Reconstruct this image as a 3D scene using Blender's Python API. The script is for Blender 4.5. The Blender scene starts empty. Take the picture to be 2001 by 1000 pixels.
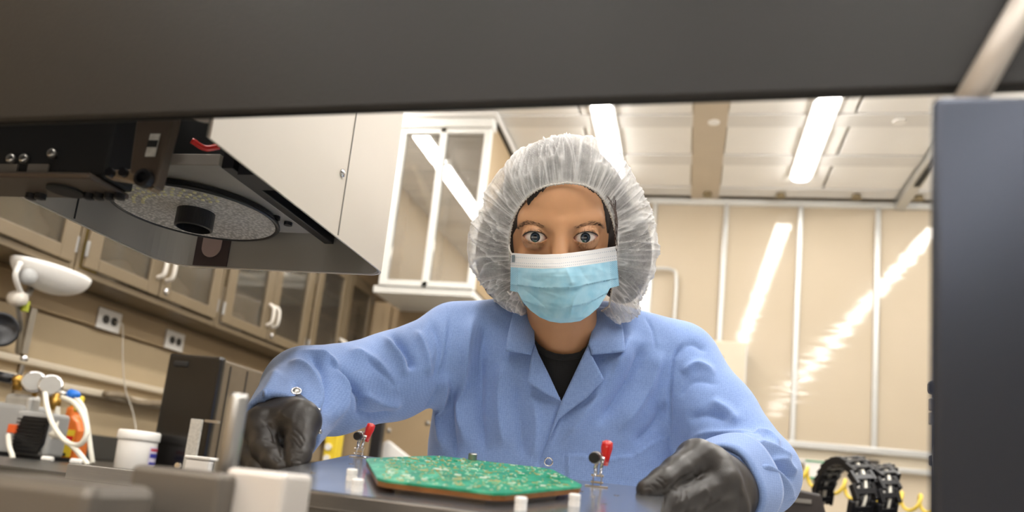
import bpy, bmesh, math, random
import numpy as np
from mathutils import Vector, Matrix

random.seed(7)
scene = bpy.context.scene
COL = scene.collection

# ------------------------------------------------------------------ camera
F, PX, PY = 1530.0, 1000.5, 667.0            # pixels of the 2001 x 1000 frame
ZC = 1.05                                    # camera height (m)
_yaw, _pitch, _roll = [math.radians(a) for a in (-13.25, 10.64, 6.06)]
FWD = np.array([math.sin(_yaw)*math.cos(_pitch), math.cos(_yaw)*math.cos(_pitch), math.sin(_pitch)])
_right = np.array([math.cos(_yaw), -math.sin(_yaw), 0.0])
_up = np.cross(_right, FWD)
RX = math.cos(_roll)*_right + math.sin(_roll)*_up
UX = -math.sin(_roll)*_right + math.cos(_roll)*_up
CAM = np.array([0.0, 0.0, ZC])

cd = bpy.data.cameras.new('camera')
cam = bpy.data.objects.new('camera', cd)
COL.objects.link(cam)
cd.sensor_width = 36.0
cd.lens = F/2001*36.0
cd.shift_y = (PY-500)/2001
cd.clip_start = 0.02
cam.matrix_world = Matrix(((RX[0], UX[0], -FWD[0], 0), (RX[1], UX[1], -FWD[1], 0), (RX[2], UX[2], -FWD[2], ZC), (0, 0, 0, 1)))
cd.dof.use_dof = True
cd.dof.focus_distance = 0.965
cd.dof.aperture_fstop = 4.0
cd.dof.aperture_blades = 9
scene.camera = cam

# ------------------------------------------------------------------ world, exposure
world = bpy.data.worlds.new('room_light'); scene.world = world; world.use_nodes = True
wb = world.node_tree.nodes['Background']
wb.inputs['Color'].default_value = (1.0, 0.965, 0.92, 1); wb.inputs['Strength'].default_value = 0.5
vs = scene.view_settings
vs.view_transform = 'Standard'; vs.look = 'None'; vs.gamma = 1.0; vs.use_curve_mapping = False
vs.exposure = 0.3
scene.cycles.use_denoising = True
LIGHT_POWER = 24.0                            # emission of the ceiling strips

# ------------------------------------------------------------------ pixel helpers
def ray(x, y): return ((x-PX)/F)*RX - ((y-PY)/F)*UX + FWD
def W(x, y, d): return CAM + ray(x, y)*d                     # pixel + distance along the view axis
def on(x, y, axis, val):                                     # pixel on the plane axis = val
    r = ray(x, y); return CAM + r*((val-CAM[axis])/r[axis])
def proj(P):
    v = np.asarray(P)-CAM; d = v@FWD
    return PX+F*(v@RX)/d, PY-F*(v@UX)/d, d

# ------------------------------------------------------------------ materials
def rgb(h):
    h = h.lstrip('#'); c = [int(h[i:i+2], 16)/255 for i in (0, 2, 4)]
    return tuple((v/12.92 if v <= .04045 else ((v+.055)/1.055)**2.4) for v in c)+(1,)
MATS = {}
def mat(name, color, rough=.5, metal=0, var=.06, scale=40, bump=0, bscale=200, spec=.5, emit=0, trans=0, sheen=0, stretch=None, sss=0, coat=0):
    """procedural principled material: a noise varies the colour a little, another gives fine relief"""
    if name in MATS: return MATS[name]
    m = bpy.data.materials.new(name); m.use_nodes = True; MATS[name] = m
    nt = m.node_tree; N = nt.nodes; L = nt.links; b = N['Principled BSDF']
    c = rgb(color) if isinstance(color, str) else color
    tc = N.new('ShaderNodeTexCoord')
    src = tc.outputs['Object']
    if stretch:
        mp = N.new('ShaderNodeMapping'); mp.inputs['Scale'].default_value = stretch
        L.new(src, mp.inputs['Vector']); src = mp.outputs['Vector']
    if var:
        n = N.new('ShaderNodeTexNoise'); n.inputs['Scale'].default_value = scale; n.inputs['Detail'].default_value = 4
        L.new(src, n.inputs['Vector'])
        r = N.new('ShaderNodeMapRange'); r.inputs['To Min'].default_value = 1-var*2; r.inputs['To Max'].default_value = 1+var*2
        L.new(n.outputs['Fac'], r.inputs['Value'])
        mx = N.new('ShaderNodeVectorMath'); mx.operation = 'SCALE'; mx.inputs[0].default_value = c[:3]
        L.new(r.outputs['Result'], mx.inputs['Scale']); L.new(mx.outputs['Vector'], b.inputs['Base Color'])
    else:
        b.inputs['Base Color'].default_value = c
    b.inputs['Roughness'].default_value = rough; b.inputs['Metallic'].default_value = metal
    b.inputs['Specular IOR Level'].default_value = spec
    if sheen: b.inputs['Sheen Weight'].default_value = sheen
    if coat: b.inputs['Coat Weight'].default_value = coat
    if sss:
        b.inputs['Subsurface Weight'].default_value = sss; b.inputs['Subsurface Radius'].default_value = (.012, .005, .003); b.inputs['Subsurface Scale'].default_value = .6
    if trans: b.inputs['Transmission Weight'].default_value = trans
    if emit:
        b.inputs['Emission Color'].default_value = c; b.inputs['Emission Strength'].default_value = emit
    if bump:
        n2 = N.new('ShaderNodeTexNoise'); n2.inputs['Scale'].default_value = bscale; n2.inputs['Detail'].default_value = 3
        L.new(src, n2.inputs['Vector'])
        bp = N.new('ShaderNodeBump'); bp.inputs['Strength'].default_value = bump; bp.inputs['Distance'].default_value = .002
        L.new(n2.outputs['Fac'], bp.inputs['Height']); L.new(bp.outputs['Normal'], b.inputs['Normal'])
    return m
def glass_mat(name, tint='#ffffff', opacity=.12, rough=.02, refl=1.0):
    """thin pane: mostly see-through, mirror-like reflections by Fresnel"""
    if name in MATS: return MATS[name]
    m = bpy.data.materials.new(name); m.use_nodes = True; MATS[name] = m
    nt = m.node_tree; N = nt.nodes; L = nt.links; N.remove(N['Principled BSDF'])
    out = N['Material Output']
    tr = N.new('ShaderNodeBsdfTransparent'); tr.inputs['Color'].default_value = rgb(tint)
    df = N.new('ShaderNodeBsdfDiffuse'); df.inputs['Color'].default_value = rgb('#cfc9bd')
    gl = N.new('ShaderNodeBsdfGlossy'); gl.inputs['Roughness'].default_value = rough
    nz = N.new('ShaderNodeTexNoise'); nz.inputs['Scale'].default_value = 3
    mr = N.new('ShaderNodeMapRange'); mr.inputs['To Min'].default_value = opacity*.6; mr.inputs['To Max'].default_value = opacity*1.4
    L.new(nz.outputs['Fac'], mr.inputs['Value'])
    m1 = N.new('ShaderNodeMixShader'); L.new(mr.outputs['Result'], m1.inputs['Fac']); L.new(tr.outputs[0], m1.inputs[1]); L.new(df.outputs[0], m1.inputs[2])
    fr = N.new('ShaderNodeFresnel'); fr.inputs['IOR'].default_value = 1.5
    ml = N.new('ShaderNodeMath'); ml.operation = 'MULTIPLY'; ml.inputs[1].default_value = refl; ml.use_clamp = True
    L.new(fr.outputs[0], ml.inputs[0])
    m2 = N.new('ShaderNodeMixShader'); L.new(ml.outputs[0], m2.inputs['Fac']); L.new(m1.outputs[0], m2.inputs[1]); L.new(gl.outputs[0], m2.inputs[2])
    L.new(m2.outputs[0], out.inputs['Surface'])
    return m

# ------------------------------------------------------------------ mesh building
class MB:
    """collects shapes in world coordinates; build() links them as one mesh object"""
    def __init__(self): self.v = []; self.f = []
    def add(self, v, f):
        o = len(self.v); self.v.extend([tuple(map(float, p)) for p in v]); self.f.extend([tuple(i+o for i in q) for q in f]); return self
    def box(self, x0, x1, y0, y1, z0, z1):
        return self.add([(x, y, z) for z in (z0, z1) for y in (y0, y1) for x in (x0, x1)],
                        [(0, 2, 3, 1), (4, 5, 7, 6), (0, 1, 5, 4), (2, 6, 7, 3), (0, 4, 6, 2), (1, 3, 7, 5)])
    def obox(self, o, a, b, c):                              # oriented box: origin corner + three edge vectors
        o, a, b, c = map(np.asarray, (o, a, b, c))
        if np.dot(np.cross(a, b), c) < 0: a, b = b, a
        return self.add([o, o+a, o+b, o+a+b, o+c, o+a+c, o+b+c, o+a+b+c],
                        [(0, 2, 3, 1), (4, 5, 7, 6), (0, 1, 5, 4), (2, 6, 7, 3), (0, 4, 6, 2), (1, 3, 7, 5)])
    def tube(self, pts, r, n=10, cap=True, closed=False):
        pts = [np.asarray(p, float) for p in pts]; rs = r if hasattr(r, '__len__') else [r]*len(pts)
        m = len(pts); vs = []; ref = None
        for i, p in enumerate(pts):
            if closed: t = pts[(i+1) % m]-pts[i-1]
            else: t = pts[min(i+1, m-1)]-pts[max(i-1, 0)]
            t = t/(np.linalg.norm(t)+1e-12)
            if ref is None:
                ref = np.array([0, 0, 1.0]) if abs(t[2]) < .9 else np.array([1.0, 0, 0])
            u = ref-t*np.dot(ref, t); u /= np.linalg.norm(u)+1e-12; ref = u; w = np.cross(t, u)
            for k in range(n):
                a = 2*math.pi*k/n; vs.append(p+rs[i]*(math.cos(a)*u+math.sin(a)*w))
        fs = []
        for i in range(m if closed else m-1):
            j = (i+1) % m
            for k in range(n):
                fs.append((i*n+k, i*n+(k+1) % n, j*n+(k+1) % n, j*n+k))
        if cap and not closed: fs.append(tuple(range(n-1, -1, -1))); fs.append(tuple((m-1)*n+k for k in range(n)))
        return self.add(vs, fs)
    def cyl(self, a, b, r, r2=None, n=20): return self.tube([a, b], [r, r if r2 is None else r2], n)
    def lathe(self, base, axis, prof, n=28):                 # prof: (radius, height) pairs
        a = np.asarray(axis, float); a /= np.linalg.norm(a); b = np.asarray(base, float)
        return self.tube_raw([(b+a*h, r) for r, h in prof], a, n)
    def tube_raw(self, rings, a, n):
        ref = np.array([0, 0, 1.0]) if abs(a[2]) < .9 else np.array([1.0, 0, 0])
        u = ref-a*np.dot(ref, a); u /= np.linalg.norm(u); w = np.cross(a, u); vs = []
        for p, r in rings:
            for k in range(n):
                t = 2*math.pi*k/n; vs.append(p+r*(math.cos(t)*u+math.sin(t)*w))
        fs = []
        for i in range(len(rings)-1):
            for k in range(n): fs.append((i*n+k, i*n+(k+1) % n, (i+1)*n+(k+1) % n, (i+1)*n+k))
        fs.append(tuple(range(n-1, -1, -1))); fs.append(tuple((len(rings)-1)*n+k for k in range(n)))
        return self.add(vs, fs)
    def prism(self, poly, ext):                              # planar polygon (3D points) extruded by a vector
        p = [np.asarray(q, float) for q in poly]; e = np.asarray(ext, float); n = len(p)
        nrm = sum(np.cross(p[i]-p[0], p[(i+1) % n]-p[0]) for i in range(n))
        if np.dot(nrm, e) > 0: p = p[::-1]
        return self.add(p+[q+e for q in p], [tuple(range(n)), tuple(range(2*n-1, n-1, -1))]+[(i, n+i, n+(i+1) % n, (i+1) % n) for i in range(n)])
    def grid(self, P):                                       # P[i][j] points
        a = len(P); b = len(P[0])
        return self.add([q for r in P for q in r], [(i*b+j, i*b+j+1, (i+1)*b+j+1, (i+1)*b+j) for i in range(a-1) for j in range(b-1)])
    def build(self, name, m, parent=None, bevel=0, smooth=False, seg=2, solid=0, sub=0):
        org = ORG.get(parent.name, np.zeros(3)) if parent is not None else np.zeros(3)
        me = bpy.data.meshes.new(name)
        me.from_pydata([tuple(np.array(p)-org) for p in self.v], [], self.f); me.update()
        return link(name, me, m, parent, bevel, smooth, seg, solid, sub)
ORG = {}
def link(name, me, m, parent=None, bevel=0, smooth=False, seg=2, solid=0, sub=0):
    o = bpy.data.objects.new(name, me); COL.objects.link(o)
    if m is not None: me.materials.append(MATS[m] if isinstance(m, str) else m)
    if parent is not None:
        o.parent = parent; ORG[o.name] = ORG.get(parent.name, np.zeros(3))
    if smooth: me.shade_smooth()
    if solid:
        md = o.modifiers.new('solid', 'SOLIDIFY'); md.thickness = solid; md.offset = 0
    if bevel:
        md = o.modifiers.new('bevel', 'BEVEL'); md.width = bevel; md.segments = seg; md.limit_method = 'ANGLE'; md.angle_limit = .6
        me.shade_smooth() if False else None
    if sub:
        md = o.modifiers.new('sub', 'SUBSURF'); md.levels = md.render_levels = sub
    return o
def tag(o, label, cat, group=None):
    o['label'] = label; o['category'] = cat
    if group: o['group'] = group
    return o
def thing(name, loc, label, cat, group=None):
    o = bpy.data.objects.new(name, None); o.empty_display_size = .05; COL.objects.link(o); o.location = tuple(map(float, loc))
    ORG[o.name] = np.array(loc, float)
    return tag(o, label, cat, group)
def struct(o): o['kind'] = 'structure'; return o
def copy_thing(root, loc, label=None):
    def rec(o, p):
        c = o.copy(); COL.objects.link(c)
        if p is not None: c.parent = p
        for ch in list(o.children): rec(ch, c)
        return c
    r = rec(root, None); r.location = tuple(map(float, loc)); ORG[r.name] = np.array(loc, float)
    if label: r['label'] = label
    return r
def bez(pts, n=40):                                          # smooth Catmull-Rom path through points
    p = [np.asarray(q, float) for q in pts]; p = [2*p[0]-p[1]]+p+[2*p[-1]-p[-2]]; out = []
    segs = len(p)-3; k = max(2, n//segs)
    for i in range(segs):
        a, b, c, d = p[i:i+4]
        for j in range(k):
            t = j/k
            out.append(.5*((2*b)+(-a+c)*t+(2*a-5*b+4*c-d)*t*t+(-a+3*b-3*c+d)*t**3))
    out.append(p[-2]); return out

# ------------------------------------------------------------------ material palette
mat('tan_wall', '#cdbfa8', .55, var=.05, scale=6)
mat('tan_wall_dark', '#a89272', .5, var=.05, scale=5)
mat('cream', '#d2c6b0', .45, var=.04, scale=8)
mat('beige_strip', '#c9bba6', .6, var=.04, scale=5)
mat('ceiling_white', '#f4f2ee', .45, var=.02, scale=6)
mat('ceiling_bar', '#e0deda', .35, var=.03, scale=5)
mat('joint_tan', '#8d7f62', .6)
mat('floor_grey', '#efede9', .35, var=.06, scale=8)
mat('aluminium', '#c9c9c6', .35, metal=.6, var=.04, scale=12)
mat('white_frame', '#e6e6e2', .35, var=.02)
mat('cabinet_tan', '#776851', .38, var=.04, scale=10)
mat('cabinet_in', '#4b443a', .6)
mat('shelf', '#9a8a70', .5)
mat('handle_white', '#ddd6cb', .35)
mat('black_plastic', '#16161a', .35, var=.05)
mat('black_matte', '#0d0d0e', .6, var=.05)
mat('black_gloss', '#151312', .18, var=.03)
mat('chrome', '#d8d8da', .12, metal=1, var=.02)
mat('steel', '#a9a7a3', .3, metal=.9, var=.05, scale=30)
mat('brass', '#b08a45', .3, metal=.9, var=.05)
mat('white_plastic', '#ece9e4', .4, var=.02)
mat('hose', '#e7e3d6', .4, var=.02)
mat('yellow', '#e3c531', .5, var=.05)
mat('red_plastic', '#d81f1c', .25, var=.03, coat=.4)
mat('blue_plastic', '#1f6fd0', .35, var=.03)
mat('pump_grey', '#a5a5a3', .45, var=.04, scale=9)
mat('bench_top', '#3a3936', .35, var=.06, scale=14)
# ================================================================== THE SETTING
YB, ZT, XL = 4.88, 3.0, -2.0                   # back wall, ceiling, left wall
struct(MB().box(-2.2, 4.5, -6.1, 5.2, -.06, 0).build('floor', 'floor_grey'))

# --- ceiling: slab, cross bars, panels, all as pieces of the ceiling
ceil = struct(MB().box(-2.2, 4.5, -6.1, 5.2, ZT+.03, ZT+.1).build('ceiling', 'joint_tan'))
bars_y = [3.755-.4675*k for k in range(0, 20)][::-1]+[4.225, 4.69]
xcells = [(-2.1, -.655), (-.64, -.075), (-.07, .1), (.105, .69), (.705, 1.13), (1.2, 1.98), (1.99, 3.2)]
for y in bars_y:
    MB().box(-2.1, 1.13, y, y+.13, ZT-.004, ZT+.035).build('cross_bar', 'ceiling_bar', ceil, bevel=.004)
    MB().box(1.2, 3.2, y, y+.13, ZT-.004, ZT+.035).build('cross_bar', 'ceiling_bar', ceil, bevel=.004)
for i, y in enumerate(bars_y):
    y1 = (bars_y[i+1] if i+1 < len(bars_y) else YB)-.004
    for (a, b) in xcells:
        m = 'beige_strip' if (a, b) == (-.07, .1) else 'ceiling_white'
        if y1-y < .2: continue
        MB().box(a, b, y+.14, y1, ZT+.004, ZT+.03).build('ceiling_panel', m, ceil, bevel=.003)
MB().box(-.07, .1, -5.5, YB-.02, ZT-.008, ZT+.03).build('ceiling_strip', 'beige_strip', ceil)
MB().box(1.135, 1.195, -5.5, YB, ZT-.05, ZT+.03).build('ceiling_rail', 'aluminium', ceil)
MB().box(1.15, 1.18, 4.1, 4.5, ZT-.058, ZT-.045).build('rail_gap', 'black_matte', ceil)
for x in (.03, .467, .9, 1.243, -.4):
    MB().cyl((x, 4.755, ZT-.006), (x, 4.755, ZT-.03), .022, .03).build('sprinkler_cup', 'joint_tan', ceil)
for x in (.034, .909, -1.3):
    MB().cyl((x, 3.82, ZT-.004), (x, 3.82, ZT-.012), .03).build('sprinkler_cup', 'ceiling_white', ceil)

# --- strip lights: housing + diffuser, real lamps of the room
lm = bpy.data.materials.new('lamp_diffuser'); lm.use_nodes = True; MATS['lamp_diffuser'] = lm
b = lm.node_tree.nodes['Principled BSDF']; b.inputs['Base Color'].default_value = (.9, .9, .9, 1)
b.inputs['Emission Color'].default_value = (1.0, .97, .93, 1); b.inputs['Emission Strength'].default_value = LIGHT_POWER
def strip_light(x, y0, y1, label):
    t = thing('ceiling_light', (x, (y0+y1)/2, ZT-.01), label, 'light', 'ceiling strip lights')
    MB().box(x-.062, x+.062, y0, y1, ZT-.012, ZT+.0).build('housing', 'white_frame', t)
    MB().prism([(x+.05*math.cos(q), y0+.012, ZT-.0125+.025*math.sin(q)) for q in [math.pi+math.pi*k/12 for k in range(13)]], (0, y1-y0-.024, 0)).build('diffuser', 'lamp_diffuser', t, smooth=False)
for x, w in ((-.523, 'over the bonneted worker'), (.546, 'above the slatted tan wall panels'), (1.478, 'beyond the dark ceiling rail'), (-1.6, 'over the run of wall cabinets')):
    k = 0
    for y0, y1 in ((3.13, 4.51), (1.72, 3.08), (.31, 1.67), (-1.1, .26), (-2.51, -1.15), (-3.92, -2.56), (-5.33, -3.97)):
        if x == -1.6 and y0 > 3: y1 = 3.6
        k += 1
        ex = ('nearest the back wall', 'second from the back wall', 'third from the back wall', 'fourth from the back wall', 'fifth from the back wall', 'sixth from the back wall', 'seventh from the back wall')[k-1]
        strip_light(x, y0, y1, 'lit white strip light %s, %s' % (w, ex))

# --- back wall: lower wall, glossy tan panels between aluminium posts
def panel_material():
    m = bpy.data.materials.new('gloss_panel'); m.use_nodes = True; MATS['gloss_panel'] = m
    nt = m.node_tree; N = nt.nodes; L = nt.links; b = N['Principled BSDF']
    tc = N.new('ShaderNodeTexCoord')
    n = N.new('ShaderNodeTexNoise'); n.inputs['Scale'].default_value = 2.5; L.new(tc.outputs['Object'], n.inputs['Vector'])
    cr = N.new('ShaderNodeValToRGB'); cr.color_ramp.elements[0].color = rgb('#bfb19a'); cr.color_ramp.elements[1].color = rgb('#c9bba5')
    L.new(n.outputs['Fac'], cr.inputs['Fac']); L.new(cr.outputs['Color'], b.inputs['Base Color'])
    b.inputs['Roughness'].default_value = .06; b.inputs['Specular IOR Level'].default_value = .55
    mp = N.new('ShaderNodeMapping'); mp.inputs['Scale'].default_value = (.15, 1, 14); L.new(tc.outputs['Object'], mp.inputs['Vector'])
    n2 = N.new('ShaderNodeTexNoise'); n2.inputs['Scale'].default_value = 2.0; n2.inputs['Detail'].default_value = 2; L.new(mp.outputs['Vector'], n2.inputs['Vector'])
    bp = N.new('ShaderNodeBump'); bp.inputs['Strength'].default_value = .22; bp.inputs['Distance'].default_value = .004
    L.new(n2.outputs['Fac'], bp.inputs['Height']); L.new(bp.outputs['Normal'], b.inputs['Normal'])
panel_material()
wb_ = struct(MB().box(-2.2, 4.5, YB+.05, YB+.12, 0, ZT+.03).build('wall_back', 'tan_wall'))
px0 = -.294
for k in range(-3, 8):
    xa = px0+.4475*k
    MB().box(xa+.014, xa+.4475-.014, YB+.012, YB+.03, 1.49, ZT-.035).build('wall_panel', 'gloss_panel', wb_)
for k in range(-3, 9):
    xa = px0+.4475*k
    MB().box(xa-.015, xa+.015, YB-.012, YB+.05, 1.49, ZT-.03).build('wall_post', 'aluminium', wb_, bevel=.004)
MB().box(-1.7, 3.4, YB-.018, YB+.05, ZT-.04, ZT-.004).build('top_rail', 'white_frame', wb_, bevel=.004)
MB().box(-1.7, 3.4, YB-.02, YB+.05, 1.465, 1.503).build('bottom_rail', 'aluminium', wb_, bevel=.005)
MB().box(-1.7, 3.4, YB+.02, YB+.05, 1.40, 1.465).build('lower_board', 'cream', wb_)
MB().box(-1.7, 3.4, YB-.02, YB+.05, 1.372, 1.40).build('cable_raceway', 'aluminium', wb_, bevel=.005)

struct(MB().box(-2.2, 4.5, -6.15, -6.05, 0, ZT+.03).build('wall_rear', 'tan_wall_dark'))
# --- left wall: panels with seams, conduits
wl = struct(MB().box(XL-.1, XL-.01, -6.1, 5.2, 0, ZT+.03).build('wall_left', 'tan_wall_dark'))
mat('left_panel', '#b5a283', .28, var=.05, scale=4, bump=.25, bscale=6)
for y0, y1 in ((.6, 1.985), (1.995, 3.05), (3.06, 4.11)):
    MB().box(XL-.01, XL, y0, y1, 1.0, 1.44).build('wall_panel', 'left_panel', wl, bevel=.002)
MB().box(XL-.01, XL+.018, .6, 4.11, 1.445, 1.535).build('outlet_raceway', 'tan_wall_dark', wl, bevel=.004)
MB().box(XL-.005, XL+.035, .6, 4.11, 1.268, 1.29).build('wall_rail', 'cream', wl, bevel=.006)
MB().box(XL-.005, XL+.045, .6, 4.11, 1.212, 1.236).build('wall_rail', 'cream', wl, bevel=.006)
MB().box(XL-.005, XL+.02, .6, 4.11, 1.0, 1.085).build('wall_upstand', 'bench_top', wl, bevel=.004)
MB().box(XL, XL+.012, 1.978, 2.0, 1.3, 1.5).build('seam_strip', 'steel', wl)

# --- partition at the end of the cabinets and the glazed bulkhead above it
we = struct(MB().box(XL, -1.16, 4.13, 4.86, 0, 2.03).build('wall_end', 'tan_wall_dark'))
for x, z in ((-1.36, 1.22), (-1.40, 1.36), (-1.385, 1.06), (-1.62, 1.3), (-1.55, 1.75)):
    MB().lathe((x, 4.13, z), (0, -1, 0), [(.014, 0), (.013, .005), (.006, .009)]).build('panel_screw', 'steel', we)
MB().box(-1.735, -1.69, 4.10, 4.13, .9, 2.0).build('corner_post', 'tan_wall_dark', we, bevel=.004)
YF = 3.72
win = thing('window_1', (-1.36, YF, 2.02), 'glazed bulkhead', 'window'); del win['label']; del win['category']; struct(win)
xr, xl, zb, zt2 = -1.105, -1.62, 2.035, 2.905
MB().box(xl-.03, xr+.0, YF-.0, 4.86, zb-.05, zb-.012).build('window_ledge', 'white_frame', win, bevel=.004)
MB().box(xl-.05, xr+.01, YF-.03, YF+.05, zt2+.0, ZT-.045).build('window_header', 'white_frame', win, bevel=.004)
MB().box(xl-.05, xr+.03, YF-.045, 4.86, ZT-.045, ZT-.006).build('window_cornice', 'ceiling_bar', win, bevel=.004)
for a, b_ in ((xl, xl+.038), (-1.385, -1.35), (xr-.036, xr)):
    MB().box(a, b_, YF-.012, YF+.03, zb-.012, zt2).build('window_frame', 'white_frame', win, bevel=.004)
MB().box(xl+.038, xr-.036, YF-.012, YF+.03, zt2-.028, zt2).build('window_frame', 'white_frame', win, bevel=.004)
MB().box(xl+.038, xr-.036, YF-.012, YF+.03, zb-.012, zb+.02).build('window_frame', 'white_frame', win, bevel=.004)
glass_mat('window_glass', '#f2efe8', .16, .015, 6.0)
MB().box(xl+.04, -1.386, YF+.008, YF+.014, zb+.02, zt2-.03).build('window_pane', 'window_glass', win)
MB().box(-1.349, xr-.036, YF+.008, YF+.014, zb+.02, zt2-.03).build('window_pane', 'window_glass', win)
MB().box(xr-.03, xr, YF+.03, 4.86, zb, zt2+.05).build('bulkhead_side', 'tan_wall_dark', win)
MB().box(xl, xr-.03, 4.5, 4.53, zb, zt2).build('bulkhead_back', 'tan_wall', win)
MB().box(xr-.004, xr+.02, YF+.03, 4.86, ZT-.05, ZT-.0).build('bulkhead_seal', 'black_matte', win)
MB().tube([(xl+.03, YF+.2, 2.78), (-1.40, YF+.24, 2.42)], .022, 8).build('bulkhead_brace', 'white_frame', win)
MB().cyl((-1.40, YF+.24, zb), (-1.40, YF+.24, 2.9), .024).build('bulkhead_post', 'white_frame', win)

# ================================================================== WALL CABINETS
glass_mat('cabinet_glass', '#e5e0d6', .05, .06, .8)
XF, CZ0, CZ1 = -1.82, 1.55, 2.115
def cabinet(y0, y1, label):
    t = thing('wall_cabinet', (XF, (y0+y1)/2, CZ0), label, 'cabinet', 'upper cabinets along the wall')
    xb = XL+.0
    b = MB()
    b.box(xb, XF-.02, y0, y0+.02, CZ0, CZ1).box(xb, XF-.02, y1-.02, y1, CZ0, CZ1)
    b.box(xb, XF-.02, y0+.02, y1-.02, CZ0, CZ0+.02).box(xb, XF-.02, y0+.02, y1-.02, CZ1-.02, CZ1)
    b.box(xb, xb+.01, y0+.02, y1-.02, CZ0+.02, CZ1-.02)
    b.build('body', 'cabinet_tan', t)
    MB().box(xb+.01, xb+.012, y0+.02, y1-.02, CZ0+.02, CZ1-.02).build('back_panel', 'cabinet_in', t)
    f = MB()
    f.box(XF-.02, XF, y0, y0+.018, CZ0, CZ1).box(XF-.02, XF, y1-.018, y1, CZ0, CZ1)
    f.box(XF-.02, XF, y0+.018, y1-.018, CZ0, CZ0+.022).box(XF-.02, XF, y0+.018, y1-.018, CZ1-.02, CZ1)
    f.build('face_frame', 'cabinet_tan', t, bevel=.002)
    for z in (1.82, 1.94): MB().box(xb+.012, XF-.024, y0+.02, y1-.02, z-.008, z+.008).build('shelf', 'shelf', t)
    ym = (y0+y1)/2
    for s, a, c in ((1, y0+.02, ym-.003), (-1, ym+.003, y1-.02)):
        d = MB(); st = .055
        z0, z1 = CZ0+.024, CZ1-.022
        d.box(XF, XF+.016, a, a+st, z0, z1).box(XF, XF+.016, c-st, c, z0, z1)
        d.box(XF, XF+.016, a+st, c-st, z0, z0+.04).box(XF, XF+.016, a+st, c-st, z1-.05, z1)
        dr = d.build('door', 'cabinet_tan', t, bevel=.003)
        MB().box(XF+.004, XF+.008, a+st, c-st, z0+.04, z1-.05).build('pane', 'cabinet_glass', dr)
        yh = c-.02 if s > 0 else a+.02
        MB().tube(bez([(XF+.016, yh, 1.635), (XF+.04, yh, 1.65), (XF+.04, yh, 1.71), (XF+.016, yh, 1.728)], 16), .0075, 8).build('handle', 'handle_white', dr, smooth=True)
        yk = a+.0 if s > 0 else c
        for zz in (1.63, 2.03): MB().cyl((XF+.012, yk, zz-.025), (XF+.012, yk, zz+.025), .006, n=8).build('hinge', 'steel', dr)
        if s < 0: MB().lathe((XF+.016, a+.03, 1.60), (1, 0, 0), [(.012, 0), (.012, .006), (.006, .008)], 14).build('lock', 'chrome', dr, smooth=True)
    return t
cabinet(1.19, 1.925, 'tan glass-door wall cabinet above the grey vacuum pump')
cabinet(1.93, 2.665, 'tan glass-door wall cabinet with a yellow container inside')
cabinet(2.67, 3.395, 'tan glass-door wall cabinet above the black tower')
cabinet(3.40, 4.12, 'tan glass-door wall cabinet with two shelves, beside the end wall')

# things in the cabinets
t = thing('container', (-1.91, 2.05, 1.571), 'yellow plastic container behind cabinet glass', 'container')
MB().lathe((-1.91, 2.05, 1.571), (0, 0, 1), [(.04, 0), (.045, .01), (.045, .13), (.03, .15)]).build('body', 'yellow', t, smooth=True)
MB().lathe((-1.91, 2.05, 1.721), (0, 0, 1), [(.032, 0), (.032, .03)]).build('lid', 'white_plastic', t)
mat('bag', '#cfccc4', .35, var=.1, scale=20, bump=.6, bscale=30)
def sack(loc, sx, sy, sz, label, m='bag', cat='bag', name='plastic_bag'):
    bm = bmesh.new(); bmesh.ops.create_icosphere(bm, subdivisions=4, radius=1)
    rr = random.Random(len(label))
    ph = [rr.uniform(0, 6) for _ in range(6)]
    for v in bm.verts:
        c = v.co.copy(); n = 1+.12*math.sin(5*c.x+ph[0]+3*c.z)+.1*math.sin(7*c.y+ph[1]-4*c.x)+.08*math.sin(9*c.z+ph[2]+5*c.y)
        v.co = Vector((c.x*sx*n, c.y*sy*n, max(c.z, -.75)*sz*n))
    zmin = min(v.co.z for v in bm.verts)
    for v in bm.verts: v.co.z -= zmin
    me = bpy.data.meshes.new(name); bm.to_mesh(me); bm.free()
    o = link(name, me, m, smooth=True); o.location = loc
    return tag(o, label, cat)
sack((-1.91, 1.72, 1.571), .06, .13, .09, 'crumpled white plastic bag in the cabinet above the pump')
sack((-1.92, 2.21, 1.571), .05, .06, .05, 'small grey plastic bag beside the yellow container')
sack((-1.92, 2.47, 1.571), .05, .11, .07, 'pale plastic bag in the cabinet with the yellow container')
t = thing('wash_bottle', (-1.89, 3.19, 1.571), 'clear bottle with white cap behind cabinet glass', 'bottle')
mat('clear_plastic', '#b9b7b0', .2, var=.02, trans=.5)
MB().lathe((-1.89, 3.19, 1.571), (0, 0, 1), [(.026, 0), (.03, .005), (.03, .07), (.014, .1), (.012, .125)]).build('body', 'clear_plastic', t, smooth=True)
MB().lathe((-1.89, 3.19, 1.696), (0, 0, 1), [(.017, 0), (.017, .025), (.008, .03)]).build('cap', 'white_plastic', t, smooth=True)
o = MB().box(-1.875, -1.865, 2.74, 2.82, 1.571, 1.735).build('paper_pad', 'white_plastic', bevel=.004); tag(o, 'white paper pad standing upright behind cabinet glass', 'paper')
sack((-1.92, 2.93, 1.571), .04, .06, .05, 'brownish pouch beside the white paper pad')
sack((-1.91, 3.20, 1.948), .05, .10, .05, 'crumpled clear wrap on the upper shelf above the wash bottle')
sack((-1.91, 3.57, 1.948), .05, .09, .05, 'crumpled clear wrap on the top shelf beside the end wall')
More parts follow.
